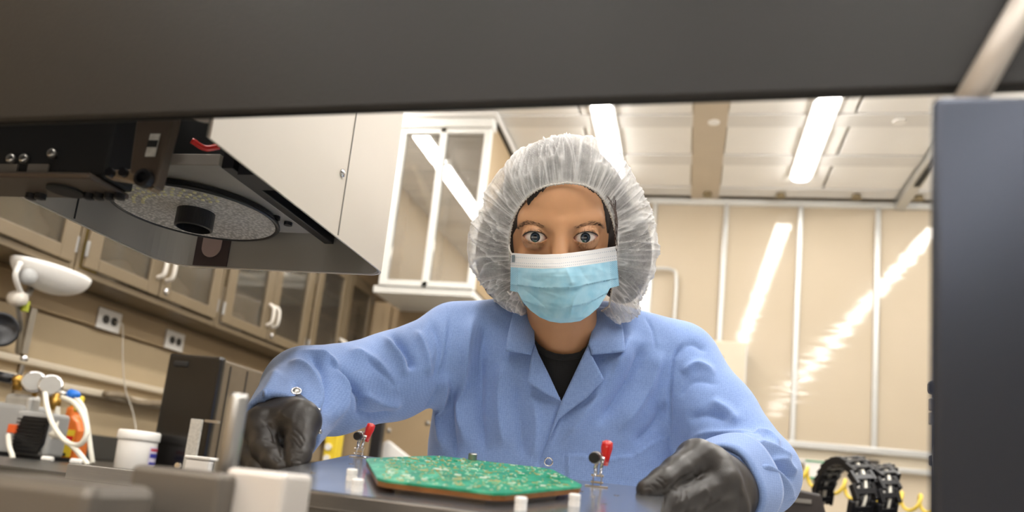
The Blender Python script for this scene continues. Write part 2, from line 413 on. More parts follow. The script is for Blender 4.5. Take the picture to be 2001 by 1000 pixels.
# ================================================================== BENCH AND WHAT STANDS ON IT
t = thing('lab_bench', (-1.5, 2.6, 0), 'long dark-topped lab bench along the cabinet wall', 'bench')
MB().box(-1.95, -.78, 1.15, 4.1, .955, 1.0).build('top', 'bench_top', t, bevel=.004)
MB().box(-1.94, -.84, 1.2, 4.08, .08, .955).build('base', 'cabinet_tan', t)
for k in range(5):
    d = MB().box(-.84, -.822, 1.22+.57*k, 1.77+.57*k, .12, .93).build('door', 'cabinet_tan', t, bevel=.003)
    MB().tube([(-.822, 1.3+.57*k, .85), (-.80, 1.3+.57*k, .85), (-.80, 1.42+.57*k, .85), (-.822, 1.42+.57*k, .85)], .006, 8).build('handle', 'handle_white', d)
# sockets in the raceway
for (px_, py_, lb) in ((212, 626, 'cream double socket with a cord plugged in, above the wall rails'), (340, 666, 'cream double socket on the raceway above the black tower')):
    c = on(px_, py_, 0, XL+.02); t = thing('socket', (XL+.018, c[1], c[2]), lb, 'socket', 'wall sockets')
    MB().box(XL+.018, XL+.026, c[1]-.056, c[1]+.056, c[2]-.036, c[2]+.036).build('plate', 'white_plastic', t, bevel=.003)
    for s in (-1, 1): MB().lathe((XL+.026, c[1]+s*.02, c[2]), (1, 0, 0), [(.015, 0), (.015, .003)], 16).build('outlet', 'black_plastic', t)
c = on(225, 630, 0, XL+.03)
o = MB().tube(bez([c, c+np.array([.02, .0, .0]), on(240, 640, 0, XL+.05), on(240, 700, 0, XL+.06), on(245, 760, 0, XL+.08), on(262, 815, 0, XL+.12), on(272, 905, 0, XL+.2)], 50), .0022, 8).build('power_cord', mat('cord_grey', '#c9c2b4', .5), smooth=True)
tag(o, 'thin white cord hanging from the wall socket', 'cord')

# grey vacuum pump
YP = 1.70
t = thing('vacuum_pump', (-1.63, YP, 1.0), 'grey vacuum pump with two gauges and black grille', 'pump')
def pbox(x0, y0, x1, y1, yy, dy, name, m, par, bev=.004):     # pixel rectangle on a plane, going back by dy
    a = on(x0, y0, 1, yy); b = on(x1, y0, 1, yy); c_ = on((x0+x1)/2, y1, 1, yy)
    return MB().box(min(a[0], b[0]), max(a[0], b[0]), yy, yy+dy, c_[2], (a[2]+b[2])/2).build(name, m, par, bevel=bev)
a = on(-70, 800, 1, YP); b = on(48, 800, 1, YP)
MB().box(a[0], b[0], YP, YP+.09, 1.0, 1.135).build('motor_body', 'pump_grey', t, bevel=.012, seg=3)
a = on(30, 812, 1, YP-.02); b = on(106, 812, 1, YP-.02)
MB().box(a[0], b[0], YP-.02, YP+.04, 1.008, 1.118).build('fan_housing', 'pump_grey', t, bevel=.01, seg=3)
ga = on(45, 820, 1, YP-.022); gb = on(100, 822, 1, YP-.022)
g = MB().prism([(ga[0], YP-.02, 1.105), (gb[0]-.003, YP-.02, 1.105), (gb[0]-.006, YP-.02, 1.04), (gb[0]-.022, YP-.02, 1.012), (ga[0]-.012, YP-.02, 1.012), (ga[0]-.012, YP-.02, 1.05)], (0, -.006, 0)).build('grille', 'black_plastic', t, bevel=.002)
for k in range(9):
    z = 1.02+.0092*k; MB().box(ga[0]-.01, gb[0]-.008, YP-.0295, YP-.026, z, z+.004).build('grille_bar', 'black_matte', g)
MB().box(ga[0]-.07, gb[0], YP-.01, YP+.07, 1.0, 1.01).build('base_plate', 'black_plastic', t)
a = on(20, 790, 1, YP+.02)
MB().box(a[0]-.01, a[0]+.075, YP+.005, YP+.045, 1.11, 1.160).build('pump_head', 'aluminium', t, bevel=.012, seg=3)
MB().lathe((a[0]+.03, YP+.0, 1.168), (0, 0, 1), [(.012, 0), (.012, .03), (.006, .034)], 12).build('oil_cap', 'brass', t, smooth=True)
c = on(24, 838, 1, YP-.03); MB().box(c[0]-.012, c[0]+.012, YP-.034, YP-.02, c[2]-.01, c[2]+.012).build('power_switch', mat('orange', '#e0602a', .45), t, bevel=.002)
# gauges: dark case, chrome rim, white dial
for px_, py_ in ((66, 746), (99, 753)):
    c = on(px_, py_, 1, YP); ax = np.array([.55, -.75, .2]); ax /= np.linalg.norm(ax)
    g = MB().lathe(c-ax*.02, ax, [(.018, 0), (.026, .008), (.027, .02)], 24).build('gauge', 'black_plastic', t, smooth=True)
    MB().lathe(c, ax, [(.0285, 0), (.0285, .004), (.025, .006)], 28).build('rim', 'chrome', g, smooth=True)
    MB().lathe(c+ax*.0062, ax, [(.0242, 0), (.0242, .0012)], 28).build('dial', mat('dial_grey', '#8f8c86', .3), g)
    MB().cyl(c-ax*.018, c-ax*.018+np.array([0, .01, -.04]), .006, n=10).build('stem', 'brass', g)
c0 = on(0, 735, 1, YP); c1 = on(30, 742, 1, YP); c2 = on(140, 772, 1, YP)
MB().tube([on(-40, 728, 1, YP), c0, on(24, 740, 1, YP)], .013, 12).build('carry_handle', 'black_plastic', t, smooth=True)
MB().tube([c1, on(66, 757, 1, YP+.02), on(105, 766, 1, YP+.02), on(128, 770, 1, YP)], .007, 10).build('manifold', 'steel', t, smooth=True)
MB().lathe(on(30, 742, 1, YP), (1, 0, 0), [(.012, 0), (.014, .006), (.012, .02)], 14).build('fitting', 'brass', t, smooth=True)
MB().lathe(on(110, 780, 1, YP), (0, 0, 1), [(.01, -.028), (.013, -.01), (.009, .015)], 14).build('fitting', 'brass', t, smooth=True)
v0 = on(134, 768, 1, YP-.01); MB().lathe(v0, (1, 0, -.1), [(.008, 0), (.012, .006), (.011, .022), (.007, .032)], 16).build('valve_knob', 'blue_plastic', t, smooth=True)
MB().cyl(on(150, 785, 1, YP), on(152, 802, 1, YP), .009, n=12).build('valve_body', 'yellow', t)
MB().cyl(on(45, 712, 1, YP+.05), on(35, 745, 1, YP+.05), .006, n=10).build('pipe', 'steel', t)
MB().lathe(on(46, 705, 1, YP+.05), (0, 0, 1), [(.008, 0), (.011, .006), (.008, .014)], 12).build('pipe_cap', 'chrome', t, smooth=True)
# hoses: ends end at the fittings and on the bench
def hose(pts, label, r=.0062):
    P = [on(x, y, 1, yy) for x, y, yy in pts]
    o = MB().tube(bez(P, 60), r, 10).build('hose', 'hose', smooth=True); return tag(o, label, 'hose', 'pump hoses')
hose([(88, 768, 1.68), (92, 795, 1.66), (104, 830, 1.64), (128, 862, 1.62), (156, 868, 1.61), (170, 845, 1.61), (164, 815, 1.62), (146, 788, 1.65), (122, 776, 1.69)], 'white hose looping below the twin gauges of the pump')
hose([(148, 776, 1.69), (164, 800, 1.70), (172, 840, 1.70), (177, 878, 1.70), (181, 905, 1.70)], 'white hose dropping from the blue valve to the bench')
hose([(112, 795, 1.70), (112, 815, 1.70), (106, 842, 1.69), (98, 858, 1.69)], 'short white hose behind the looped hose')
hose([(100, 848, 1.66), (124, 858, 1.63), (150, 880, 1.61), (172, 908, 1.61)], 'white hose running from the fan housing to the bench')
hose([(16, 850, 1.665), (18, 872, 1.64), (24, 890, 1.63), (26, 908, 1.63)], 'white hose in front of the pump motor')
# cleaner bottle with yellow label
c = on(128, 900, 1, 1.92); t = thing('cleaner_bottle', (c[0], 1.92, 1.0), 'orange cleaner bottle with yellow label behind the hoses', 'bottle')
mat('orange_fluid', '#d8702c', .25, var=.05)
w = .045
MB().prism([(c[0]+x*w, 1.895, 1.0+z) for x, z in ((-1, 0), (1, 0), (1, .085), (.75, .11), (.3, .125), (.3, .15), (-.3, .15), (-.3, .125), (-.75, .11), (-1, .085))], (0, .05, 0)).build('body', 'orange_fluid', t, bevel=.008, seg=3)
lb = MB().box(c[0]-.042, c[0]+.034, 1.8925, 1.895, 1.01, 1.085).build('label', 'yellow', t)
MB().box(c[0]-.042, c[0]+.034, 1.891, 1.8925, 1.055, 1.068).build('red_band', 'red_plastic', lb)
MB().box(c[0]-.03, c[0]+.02, 1.891, 1.8925, 1.012, 1.02).build('dark_band', 'black_plastic', lb)
MB().lathe((c[0], 1.92, 1.15), (0, 0, 1), [(.016, 0), (.016, .03), (.01, .034)], 16).build('cap', 'yellow', t, smooth=True)
for px_, py_, r_, lb, m in ((92, 893, .0065, 'white bottle cap lying beside the grey pump', 'white_plastic'), (150, 893, .0075, 'pink-white cap lying by the cleaner bottle', 'white_plastic')):
    c = on(px_, 900, 1, 1.60); o = MB().tube([(c[0]-.016, 1.6, 1.0+r_), (c[0]+.012, 1.605, 1.0+r_)], r_, 16).build('tube_cap', m, bevel=.003); tag(o, lb, 'cap')
# white tub
c = on(262, 905, 1, 1.68); t = thing('plastic_tub', (c[0], 1.68, 1.0), 'white plastic tub with screw lid and blue-printed label', 'tub')
MB().lathe((c[0], 1.68, 1.0), (0, 0, 1), [(.040, 0), (.043, .004), (.045, .068), (.044, .072)], 36).build('body', 'white_plastic', t, smooth=True)
MB().lathe((c[0], 1.68, 1.072), (0, 0, 1), [(.0475, 0), (.0485, .003), (.0485, .019), (.045, .023), (.0, .023)], 36).build('lid', 'white_plastic', t, smooth=True)
P = []
for i in range(8):
    a = math.radians(-14+8*i); P.append([(c[0]+.0462*math.sin(-a+math.radians(10)) if False else c[0]+.0458*math.cos(a), 1.68+.0458*math.sin(a), z) for z in (1.012, 1.06)])
lb = MB().grid(P).build('label', mat('label_lilac', '#d5cfe0', .5), t, smooth=True)
mat('ink_blue', '#3c3f9c', .5); mat('ink_red', '#c2364a', .5)
for z0, z1, m in ((1.05, 1.056, 'ink_red'), (1.034, 1.044, 'ink_blue'), (1.016, 1.024, 'ink_blue')):
    P = [[(c[0]+.0463*math.cos(math.radians(a)), 1.68+.0463*math.sin(math.radians(a)), z) for z in (z0, z1)] for a in range(-10, 40, 6)]
    MB().grid(P).build('print', m, lb)
# black tower
xa, xb_ = -1.305, -1.155
t = thing('computer_tower', (-1.23, 2.0, 1.0), 'glossy black tower case standing on the bench', 'computer')
MB().box(xa, xb_, 1.765, 2.10, 1.012, 1.297).build('case', mat('tower_side', '#6f6455', .35, metal=.4), t, bevel=.006)
fr = MB().box(xa-.002, xb_+.002, 1.745, 1.768, 1.006, 1.302).build('front_panel', 'black_gloss', t, bevel=.008, seg=3)
MB().box(xa+.018, xa+.06, 1.741, 1.747, 1.268, 1.282).build('slot', 'black_matte', fr, bevel=.004)
for k in range(4): MB().box(xb_-.001, xb_+.0015, 1.79+.08*k, 1.795+.08*k, 1.03, 1.285).build('side_rib', 'black_plastic', t)
for x in (xa+.02, xb_-.02):
    for y in (1.79, 2.06): MB().cyl((x, y, 1.0), (x, y, 1.013), .01).build('foot', 'black_matte', t)
# small white block and upright scale plate near the tower
a = on(365, 880, 1, 1.25); b = on(413, 880, 1, 1.25)
t = thing('white_box', ((a[0]+b[0])/2, 1.27, 1.0), 'small white plastic box with lid in front of the black tower', 'box')
MB().box(a[0], b[0], 1.25, 1.29, 1.0, 1.044).build('body', 'white_plastic', t, bevel=.004)
MB().box(a[0]-.002, b[0]+.002, 1.248, 1.292, 1.044, 1.05).build('lid', 'white_plastic', t, bevel=.002)
MB().box(b[0]+.002, b[0]+.006, 1.262, 1.278, 1.015, 1.044).build('clasp', 'steel', t)
a = on(378, 810, 1, 1.36); b = on(402, 810, 1, 1.36)
t = thing('scale_plate', ((a[0]+b[0])/2, 1.36, 1.0), 'upright speckled grey metal plate behind the small white box', 'plate')
mat('speckled', '#bdbab2', .45, var=.25, scale=160)
MB().box(a[0]-.004, b[0]-.006, 1.36, 1.366, 1.0, 1.12).build('plate', 'speckled', t, bevel=.001)
MB().box(b[0], b[0]+.028, 1.36, 1.37, 1.116, 1.121).build('arm', 'steel', t)
MB().lathe((a[0]-.008, 1.355, 1.028), (0, -1, 0), [(.006, 0), (.006, .006)], 12).build('knob', 'chrome', t)
MB().box(a[0]-.012, b[0]+.03, 1.33, 1.4, 1.0, 1.004).build('base', 'steel', t)
# desk lamp head under the cabinets
c = on(100, 540, 0, -1.83); t = thing('task_lamp', (XL+.02, c[1]-.1, 1.40), 'white dome task lamp on a jointed arm under the cabinets', 'lamp')
ax = np.array([-.1, .15, -1.0]); ax /= np.linalg.norm(ax)
R = .105
prof = [(R*.3, -.052), (R*.62, -.048), (R*.9, -.03), (R, -.008), (R*.97, .0), (R*.95, .0)]
# dome opens upward-left, drawn as an elongated bowl along the wall
bm_ = []
for i in range(10):
    a_ = math.pi/2*i/9
    for k in range(28):
        q = 2*math.pi*k/28
        bm_.append((c[0]+.07*math.cos(a_)*math.cos(q), c[1]+.135*math.cos(a_)*math.sin(q), c[2]+.022-.072*math.sin(a_)-.0*math.cos(q)))
fs = [(i*28+k, i*28+(k+1) % 28, (i+1)*28+(k+1) % 28, (i+1)*28+k) for i in range(9) for k in range(28)]
MB().add(bm_, fs+[tuple(range(27, -1, -1))]).build('shade', 'white_plastic', t, smooth=True)
e = on(55, 540, 0, -1.80); MB().lathe(e, (1, -.4, .1), [(.022, -.01), (.024, 0), (.02, .012), (.006, .016)], 18).build('pivot_disc', 'pump_grey', t, smooth=True)
MB().tube(bez([on(40, 512, 0, -1.80), on(30, 540, 0, -1.80), on(42, 575, 0, -1.82)], 14), .007, 8).build('yoke', 'white_plastic', t, smooth=True)
j = on(34, 583, 0, -1.83); MB().lathe(j+np.array([-.02, 0, 0]), (1, 0, 0), [(.018, 0), (.022, .012), (.018, .04)], 16).build('joint', 'handle_white', t, smooth=True)
MB().tube([j, on(55, 575, 0, -1.84), on(62, 560, 0, -1.86)], .009, 8).build('knuckle', 'steel', t, smooth=True)
MB().tube([j, on(40, 640, 0, -1.9), (XL+.02, on(34, 690, 0, -1.98)[1], 1.30)], .008, 8).build('arm', 'steel', t, smooth=True)
g = on(52, 588, 0, -1.83); MB().cyl(g, g+np.array([0, 0, -.03]), .01, n=10).build('tag', mat('lime', '#a6ad2c', .5), t)
c = on(0, 643, 0, -1.8); o = MB().lathe(c, (1, -.6, 0), [(.03, -.05), (.045, -.03), (.047, 0), (.04, .004), (.036, -.006), (.0, -.008)], 28).build('lens_barrel', 'black_plastic', smooth=True)
tag(o, 'black round lens barrel below the white dome lamp', 'lens')
o = MB().tube(bez([on(205, 770, 0, -1.93)+np.array([0, .08*k, .008*math.sin(2.1*k)]) for k in range(8)], 40), .012, 8).build('bundled_cable', mat('grey_brown', '#8b7c66', .5, var=.2, scale=60), smooth=True)
tag(o, 'grey bundled cable lying along the wall rail by the tower', 'cable')
c = on(645, 895, 1, 2.6)
t = thing('safety_stand', (c[0], 2.6, 1.0), 'yellow post with white buttons seen beneath the raised sleeve', 'post')
MB().box(c[0]-.03, c[0]+.02, 2.6, 2.65, 1.0, 1.21).build('post', 'yellow', t, bevel=.006)
for z in (1.13, 1.09): MB().lathe((c[0]-.012, 2.6, z), (0, -1, 0), [(.012, 0), (.012, .006)], 14).build('button', 'white_plastic', t)
MB().box(c[0]-.06, c[0]+.06, 2.56, 2.7, 1.0, 1.02).build('base', 'black_plastic', t)
c = on(770, 890, 1, 3.4)
o = MB().prism([(c[0]-.06, 3.4, 1.0), (c[0]+.13, 3.4, 1.0), (c[0]+.13, 3.4, 1.11), (c[0]-.04, 3.4, 1.21), (c[0]-.06, 3.4, 1.2)], (0, .03, 0)).build('white_board', 'white_plastic', bevel=.004); tag(o, 'slanted white board leaning by the end wall', 'board')
c = on(735, 860, 1, 3.3)
o = MB().box(c[0]-.03, c[0]+.02, 3.3, 3.34, 1.0, 1.36).build('dark_upright', 'black_plastic', bevel=.004); tag(o, 'dark metal upright beside the slanted white board', 'post')
# ================================================================== RIGHT BACKGROUND
# enclosure on the back wall
t = thing('wall_enclosure', (.2, YB-.1, 1.3), 'cream electrical enclosure with dark display on the back wall', 'enclosure')
MB().box(-.02, .308, YB-.14, YB-.012, 1.3, 2.05).build('box', 'cream', t, bevel=.01, seg=3)
MB().box(.10, .178, YB-.146, YB-.139, 1.85, 1.955).build('display', 'black_plastic', t, bevel=.003)
MB().box(.115, .165, YB-.149, YB-.145, 1.87, 1.93).build('screen', mat('grey_screen', '#6d6a63', .3), t)
MB().box(.306, .314, YB-.13, YB-.03, 1.32, 2.03).build('hinge_edge', 'aluminium', t)
o = MB().tube(bez([(-.30, YB-.03, 2.50), (-.26, YB-.03, 2.515), (-.165, YB-.03, 2.512), (-.13, YB-.03, 2.46), (-.125, YB-.03, 2.2), (-.125, YB-.03, 1.51)], 40), .011, 10).build('conduit_pipe', 'aluminium', smooth=True)
tag(o, 'bent grey conduit pipe on the back wall beside the bonnet', 'pipe')
c = on(1700, 908, 1, YB-.03); t = thing('socket', (c[0], YB-.02, c[2]), 'dark socket on the rail below the tan wall panels', 'socket')
MB().box(c[0]-.05, c[0]+.05, YB-.035, YB-.02, c[2]-.02, c[2]+.03).build('plate', mat('dark_brown', '#4b4238', .5), t, bevel=.003)
for s in (-1, 1): MB().lathe((c[0]+s*.022, YB-.035, c[2]+.005), (0, -1, 0), [(.013, 0), (.013, .003)], 14).build('outlet', 'black_plastic', t)
a = on(1574, 898, 1, 3.2); b = on(1613, 928, 1, 3.2)
t = thing('notice_card', ((a[0]+b[0])/2, 3.2, b[2]), 'white card with green edges above the yellow coil', 'card')
MB().box(a[0], b[0], 3.2, 3.206, b[2]-.02, a[2]).build('card', 'white_plastic', t)
mat('green_ink', '#3f9c72', .5)
MB().box(a[0], b[0], 3.198, 3.2, a[2]-.006, a[2]).build('top_edge', 'green_ink', t)
MB().box(a[0], b[0], 3.198, 3.2, b[2]-.02, b[2]-.012).build('bottom_edge', 'green_ink', t)
MB().box((a[0]+b[0])/2-.01, (a[0]+b[0])/2+.01, 3.206, 3.214, .0, a[2]-.01).build('stand', 'steel', t)
# yellow coiled hose along the wall
A = W(1530, 912, 2.75); B = W(1880, 990, 2.75); ax = (B-A); LN = np.linalg.norm(ax); ax /= LN
u = np.cross(ax, (0, 0, 1)); u /= np.linalg.norm(u); w = np.cross(u, ax); P = []
for i in range(400):
    s = i/399; a_ = 2*math.pi*9.5*s; P.append(A+ax*LN*s+(u*math.cos(a_)+w*math.sin(a_))*.029-np.array([0, 0, .03*math.sin(math.pi*s)]))
o = MB().tube(P, .0065, 8).build('coiled_hose', mat('hose_yellow', '#e2c54a', .4), smooth=True); tag(o, 'yellow coiled air hose behind the cable chains', 'hose')
# support shelf carrying the chains and the coil
t = thing('axis_bench', (.6, 2.4, 0), 'dark machine base carrying the two black cable chains', 'machine base')
MB().box(.2, 1.6, 1.95, 2.75, .94, 1.045).build('table', 'black_plastic', t, bevel=.008)
MB().box(.25, 1.55, 2.0, 2.7, 0, .94).build('body', 'black_matte', t)
a = on(1535, 950, 1, 2.0); b = on(1612, 960, 1, 2.0)
t = thing('motor_housing', ((a[0]+b[0])/2, 2.05, 1.075), 'dark brown motor housing beside the cable chains', 'motor')
MB().prism([(a[0], 2.0, 1.046), (b[0]+.012, 2.0, 1.046), (b[0]-.008, 2.0, a[2]-.01), (a[0], 2.0, a[2])], (0, .12, 0)).build('housing', mat('brown_black', '#2c2624', .4), t, bevel=.006)
MB().box(a[0]+.01, b[0]-.03, 1.994, 2.0, 1.09, 1.10).build('trim_strip', 'steel', t)
# two energy chains, every link its own piece
def chain(path, wv, label, n=15):
    P = bez(path, 240); P = [np.asarray(p) for p in P]
    L = [0]
    for i in range(1, len(P)): L.append(L[-1]+np.linalg.norm(P[i]-P[i-1]))
    t = thing('cable_chain', P[-1], label, 'cable chain', 'black cable chains')
    wv = np.asarray(wv, float); wl = np.linalg.norm(wv); wn = wv/wl
    for k in range(n):
        s = (k+.5)/n*L[-1]; i = next(q for q in range(len(L)) if L[q] >= s)
        tan = P[min(i+2, len(P)-1)]-P[max(i-3, 0)]; tan -= wn*np.dot(tan, wn); tan /= np.linalg.norm(tan)
        nr = np.cross(wn, tan); pitch = L[-1]/n
        c = P[i]
        m = MB()
        for e in (-1, 1):
            m.obox(c+wn*(e*wl/2-.005)-tan*pitch*.52-nr*.011, wn*.01, tan*pitch*1.04, nr*.022)
        m.obox(c-wn*wl/2-tan*pitch*.2+nr*.006, wn*wl, tan*pitch*.4, nr*.004)
        m.obox(c-wn*wl/2-tan*pitch*.2-nr*.010, wn*wl, tan*pitch*.4, nr*.004)
        m.build('link', 'black_plastic', t, bevel=.0015, seg=1)
    # conductors carried inside
    for j, mm in enumerate(('steel', 'black_plastic', 'hose', 'black_plastic')):
        off = wn*wl*(-.3+.2*j)
        MB().tube([p+off for p in P[::6]], .0045, 8).build('conductor', mm, t, smooth=True)
wv = RX*.055+FWD*.012
chain([W(1606, 985, 2.45), W(1612, 945, 2.42), W(1632, 908, 2.32), W(1662, 899, 2.2), W(1684, 925, 2.1), W(1688, 970, 2.05), W(1676, 1006, 2.05)], wv, 'black cable chain arching up next to the dark motor housing', 13)
chain([W(1690, 985, 2.3), W(1700, 940, 2.28), W(1718, 914, 2.2), W(1733, 928, 2.1), W(1736, 970, 2.05), W(1728, 1008, 2.05)], wv*.85, 'smaller black cable chain beside the tall arched one', 11)

# ================================================================== THE INSPECTION MACHINE AROUND THE CAMERA
mat('anodised', '#0d0b09', .42, metal=.0, var=.10, scale=3, bump=.1, bscale=400, spec=.3)
mat('panel_blue', '#3a3f4a', .26, metal=.7, var=.05, scale=3, spec=.5)
YM = .43
mc = thing('machine_frame', (0, .5, 0), 'dark machine frame with crossbeam and right column around the opening', 'machine')
a = on(0, 250, 1, YM); b = on(1860, 192, 1, YM)
zbeam = (a[2]+b[2])/2
# the crossbeam follows the slight slope measured between its two ends
bm = MB().prism([(-.95, YM, a[2]+(a[2]-b[2])/(a[0]-b[0])*(-.95-a[0])), (.6, YM, b[2]+(b[2]-a[2])/(b[0]-a[0])*(.6-b[0])), (.6, YM, 1.62), (-.95, YM, 1.62)], (0, -.008, 0)).build('crossbeam', 'anodised', mc, bevel=.004)
xcol = on(1824, 600, 1, .385)[0]; zcol = on(1930, 186, 1, .385)[2]
MB().box(xcol, xcol+.45, .385, .393, .0, zcol).build('column', 'panel_blue', mc, bevel=.003)
MB().box(-1.0, .6, .12, .5, .90, .955).build('deck', 'anodised', mc, bevel=.004)
MB().box(-1.0, -.38, .5, .98, .90, .975).build('deck_wing', 'bench_top', mc, bevel=.004)
for x in (-.95, .52): MB().box(x, x+.07, .14, .21, 0, .90).build('leg', 'anodised', mc)
MB().box(-.95, -.88, .9, .97, 0, .90).build('leg', 'anodised', mc)
MB().box(-.95, -.90, .385, .43, .955, 1.3).build('column_left', 'anodised', mc)
# gas strut
p0 = on(1872, 235, 1, .408); p1 = on(2060, -90, 1, .404)
t = thing('gas_strut', p0, 'light grey gas strut slanting up from the column', 'strut')
MB().cyl(p0, p1, .0075, n=24).build('cylinder', mat('strut_grey', '#b5aea6', .4, metal=.2), t, smooth=True)
MB().cyl(p0+(p0-p1)*.12, p0, .004, n=14).build('rod', 'chrome', t)
MB().obox(p1+np.array([-.012, .004, -.012]), (.024, 0, 0), (0, .0135, 0), (0, 0, .024)).build('end_bracket', 'black_plastic', t, bevel=.002)
# --- scanning head: open-bottomed hood with rounded corners
hx0, hx1, hy1, hz = -.705, -.385, .905, 1.300
mat('ivory', '#d9cfc2', .45, var=.02, scale=10)
mat('hood_grey', '#8f8a83', .5, var=.03, scale=10)
hd = thing('scanning_head', (-.55, .75, 1.3), 'ivory scanning head hood, open at the bottom, with grey inside', 'machine head')
def hood_path(off):                              # plan outline: left plate, far plate, right plate
    r = .05-off*.0; P = [(hx0+off, .447)]
    for k in range(9):
        q = math.pi-math.pi/2*k/8; P.append((hx0+off+(.05)+(.05)*math.cos(q), hy1-off-.05+.05*math.sin(q)))
    for k in range(9):
        q = math.pi/2-math.pi/2*k/8; P.append((hx1-off-.025+.025*math.cos(q), hy1-off-.025+.025*math.sin(q)))
    P.append((hx1-off, .515)); return P
H1 = 1.62
def hood_sheet(off0, off1, name, m, z0, par):
    A_ = hood_path(off0); B_ = hood_path(off1); n = len(A_); v = []; f = []
    for P_ in (A_, B_):
        for z in (z0, H1): v += [(x, y, z) for x, y in P_]
    for i in range(n-1):
        f += [(i, i+1, n+i+1, n+i), (2*n+i, 3*n+i, 3*n+i+1, 2*n+i+1), (i, 2*n+i, 2*n+i+1, i+1), (n+i, n+i+1, 3*n+i+1, 3*n+i)]
    f += [(0, n, 3*n, 2*n), (n-1, 3*n-1, 4*n-1, 2*n-1)]
    return MB().add(v, f).build(name, m, par)
sh = hood_sheet(0, .002, 'hood_shell', 'ivory', hz-.0008, hd)
hood_sheet(.0021, .004, 'hood_lining', 'hood_grey', hz+.0004, hd)
MB().box(hx1-.0005, hx1+.0008, .7545, .7562, 1.302, H1).build('panel_seam', 'hood_grey', sh)
c = on(668, 338, 0, hx1); MB().lathe((hx1, c[1], c[2]), (1, 0, 0), [(.0045, 0), (.0045, .002), (.002, .003)], 16).build('screw', 'chrome', sh, smooth=True)
MB().box(hx0+.004, hx0+.0046, .7265, .7285, hz+.002, 1.45).build('lining_seam', 'black_matte', hd)
# rounded front edge of the right plate
MB().lathe((hx1-.012, .515, 1.318), (0, 0, 1), [(.012, 0), (.012, .3)], 16).build('front_edge', 'ivory', hd, smooth=True)
# sticker with a paler slot on the far panel
st = MB().box(-.663, -.612, hy1-.0062, hy1-.0045, hz+.001, 1.348).build('sticker', mat('plum', '#3f3231', .45), hd)
P = [(-.653, hy1-.0075, 1.348)]+[(-.6385+.0145*math.cos(q), hy1-.0075, 1.327+.0145*math.sin(q)) for q in [math.pi+math.pi*k/14 for k in range(15)]]+[(-.624, hy1-.0075, 1.348)]
MB().prism(P, (0, .0012, 0)).build('slot', mat('slot_pink', '#a08a84', .3), st)
# optics block and plates
MB().box(-.648, -.43, .70, .80, 1.351, 1.58).build('optics_block', 'black_matte', hd, bevel=.002)
MB().box(-.648, -.475, .655, .86, 1.3375, 1.350).build('mount_plate', mat('plate_grey', '#9a948c', .45), hd, bevel=.001)
MB().box(-.475, -.462, .66, .905-.006, 1.337, 1.56).build('side_plate', 'black_plastic', hd, bevel=.001)
MB().box(-.462, hx1-.006, .86, .898, 1.35, 1.56).build('rear_block', 'black_matte', hd)
for (x, y) in ((-.49, .80), (-.485, .82)): MB().lathe((x, y, 1.3375), (0, 0, -1), [(.005, 0), (.005, .004)], 12).build('bolt', 'black_plastic', hd)
# wiring beside the plate
MB().tube(bez([(-.455, .62, 1.345), (-.445, .64, 1.36), (-.43, .66, 1.375)], 12), .0022, 8).build('red_wire', 'red_plastic', hd, smooth=True)
MB().tube(bez([(-.468, .60, 1.338), (-.46, .61, 1.335), (-.45, .617, 1.34)], 12), .003, 8).build('red_wire', 'red_plastic', hd, smooth=True)
MB().cyl((-.425, .665, 1.345), (-.425, .665, 1.39), .017).build('fan_motor', 'steel', hd)
MB().box(-.455, -.435, .66, .70, 1.33, 1.345).build('connector', 'black_plastic', hd)
# ring light
rc = np.array([-.581, .777, 1.33]); rr = .094
rl = MB().lathe(rc, (0, 0, 1), [(rr-.003, .0055), (rr-.003, -.001), (rr, 0), (rr, .006), (rr-.001, .0065), (.001, .0065)], 64).build('ring_light', 'black_plastic', hd, smooth=False)
# ring rim
v = MB(); v.tube([rc+np.array([rr*math.cos(2*math.pi*k/64), rr*math.sin(2*math.pi*k/64), 0.0]) for k in range(64)], .0025, 8, closed=True); v.build('rim', 'black_plastic', rl, smooth=True)
def disc_material():
    m = bpy.data.materials.new('fresnel_disc'); m.use_nodes = True; MATS['fresnel_disc'] = m
    nt = m.node_tree; N = nt.nodes; L = nt.links; b = N['Principled BSDF']
    tc = N.new('ShaderNodeTexCoord'); vo = N.new('ShaderNodeTexVoronoi'); vo.inputs['Scale'].default_value = 260
    L.new(tc.outputs['Object'], vo.inputs['Vector'])
    cr = N.new('ShaderNodeValToRGB'); cr.color_ramp.elements[0].color = rgb('#efebe5'); cr.color_ramp.elements[1].color = rgb('#a39f99'); cr.color_ramp.elements[1].position = .7
    L.new(vo.outputs['Distance'], cr.inputs['Fac']); L.new(cr.outputs['Color'], b.inputs['Base Color'])
    b.inputs['Roughness'].default_value = .3; b.inputs['Metallic'].default_value = .05
    bp = N.new('ShaderNodeBump'); bp.inputs['Strength'].default_value = .5; bp.inputs['Distance'].default_value = .001
    L.new(vo.outputs['Distance'], bp.inputs['Height']); L.new(bp.outputs['Normal'], b.inputs['Normal'])
disc_material()
v = MB(); n = 72
ring_r = [(.021, .002), (.05, .0048), (.075, .003), (rr-.003, -.001)]
vv = []; ff = []
for r_, h_ in ring_r: vv += [rc+np.array([r_*math.cos(2*math.pi*k/n), r_*math.sin(2*math.pi*k/n), h_]) for k in range(n)]
for i in range(3):
    for k in range(n): ff.append((i*n+k, (i+1)*n+k, (i+1)*n+(k+1) % n, i*n+(k+1) % n))
MB().add(vv, ff).build('diffuser_disc', 'fresnel_disc', rl, smooth=True)
led = MB()
for ri, r_ in enumerate((.058, .068, .078)):
    for k in range(44):
        q = 2*math.pi*(k+.5*(ri % 2))/44
        if not (math.radians(205) < q < math.radians(325)): continue
        c = rc+np.array([r_*math.cos(q), r_*math.sin(q), .0008]); led.lathe(c, (0, 0, -1), [(.0024, 0), (.002, .0014)], 6)
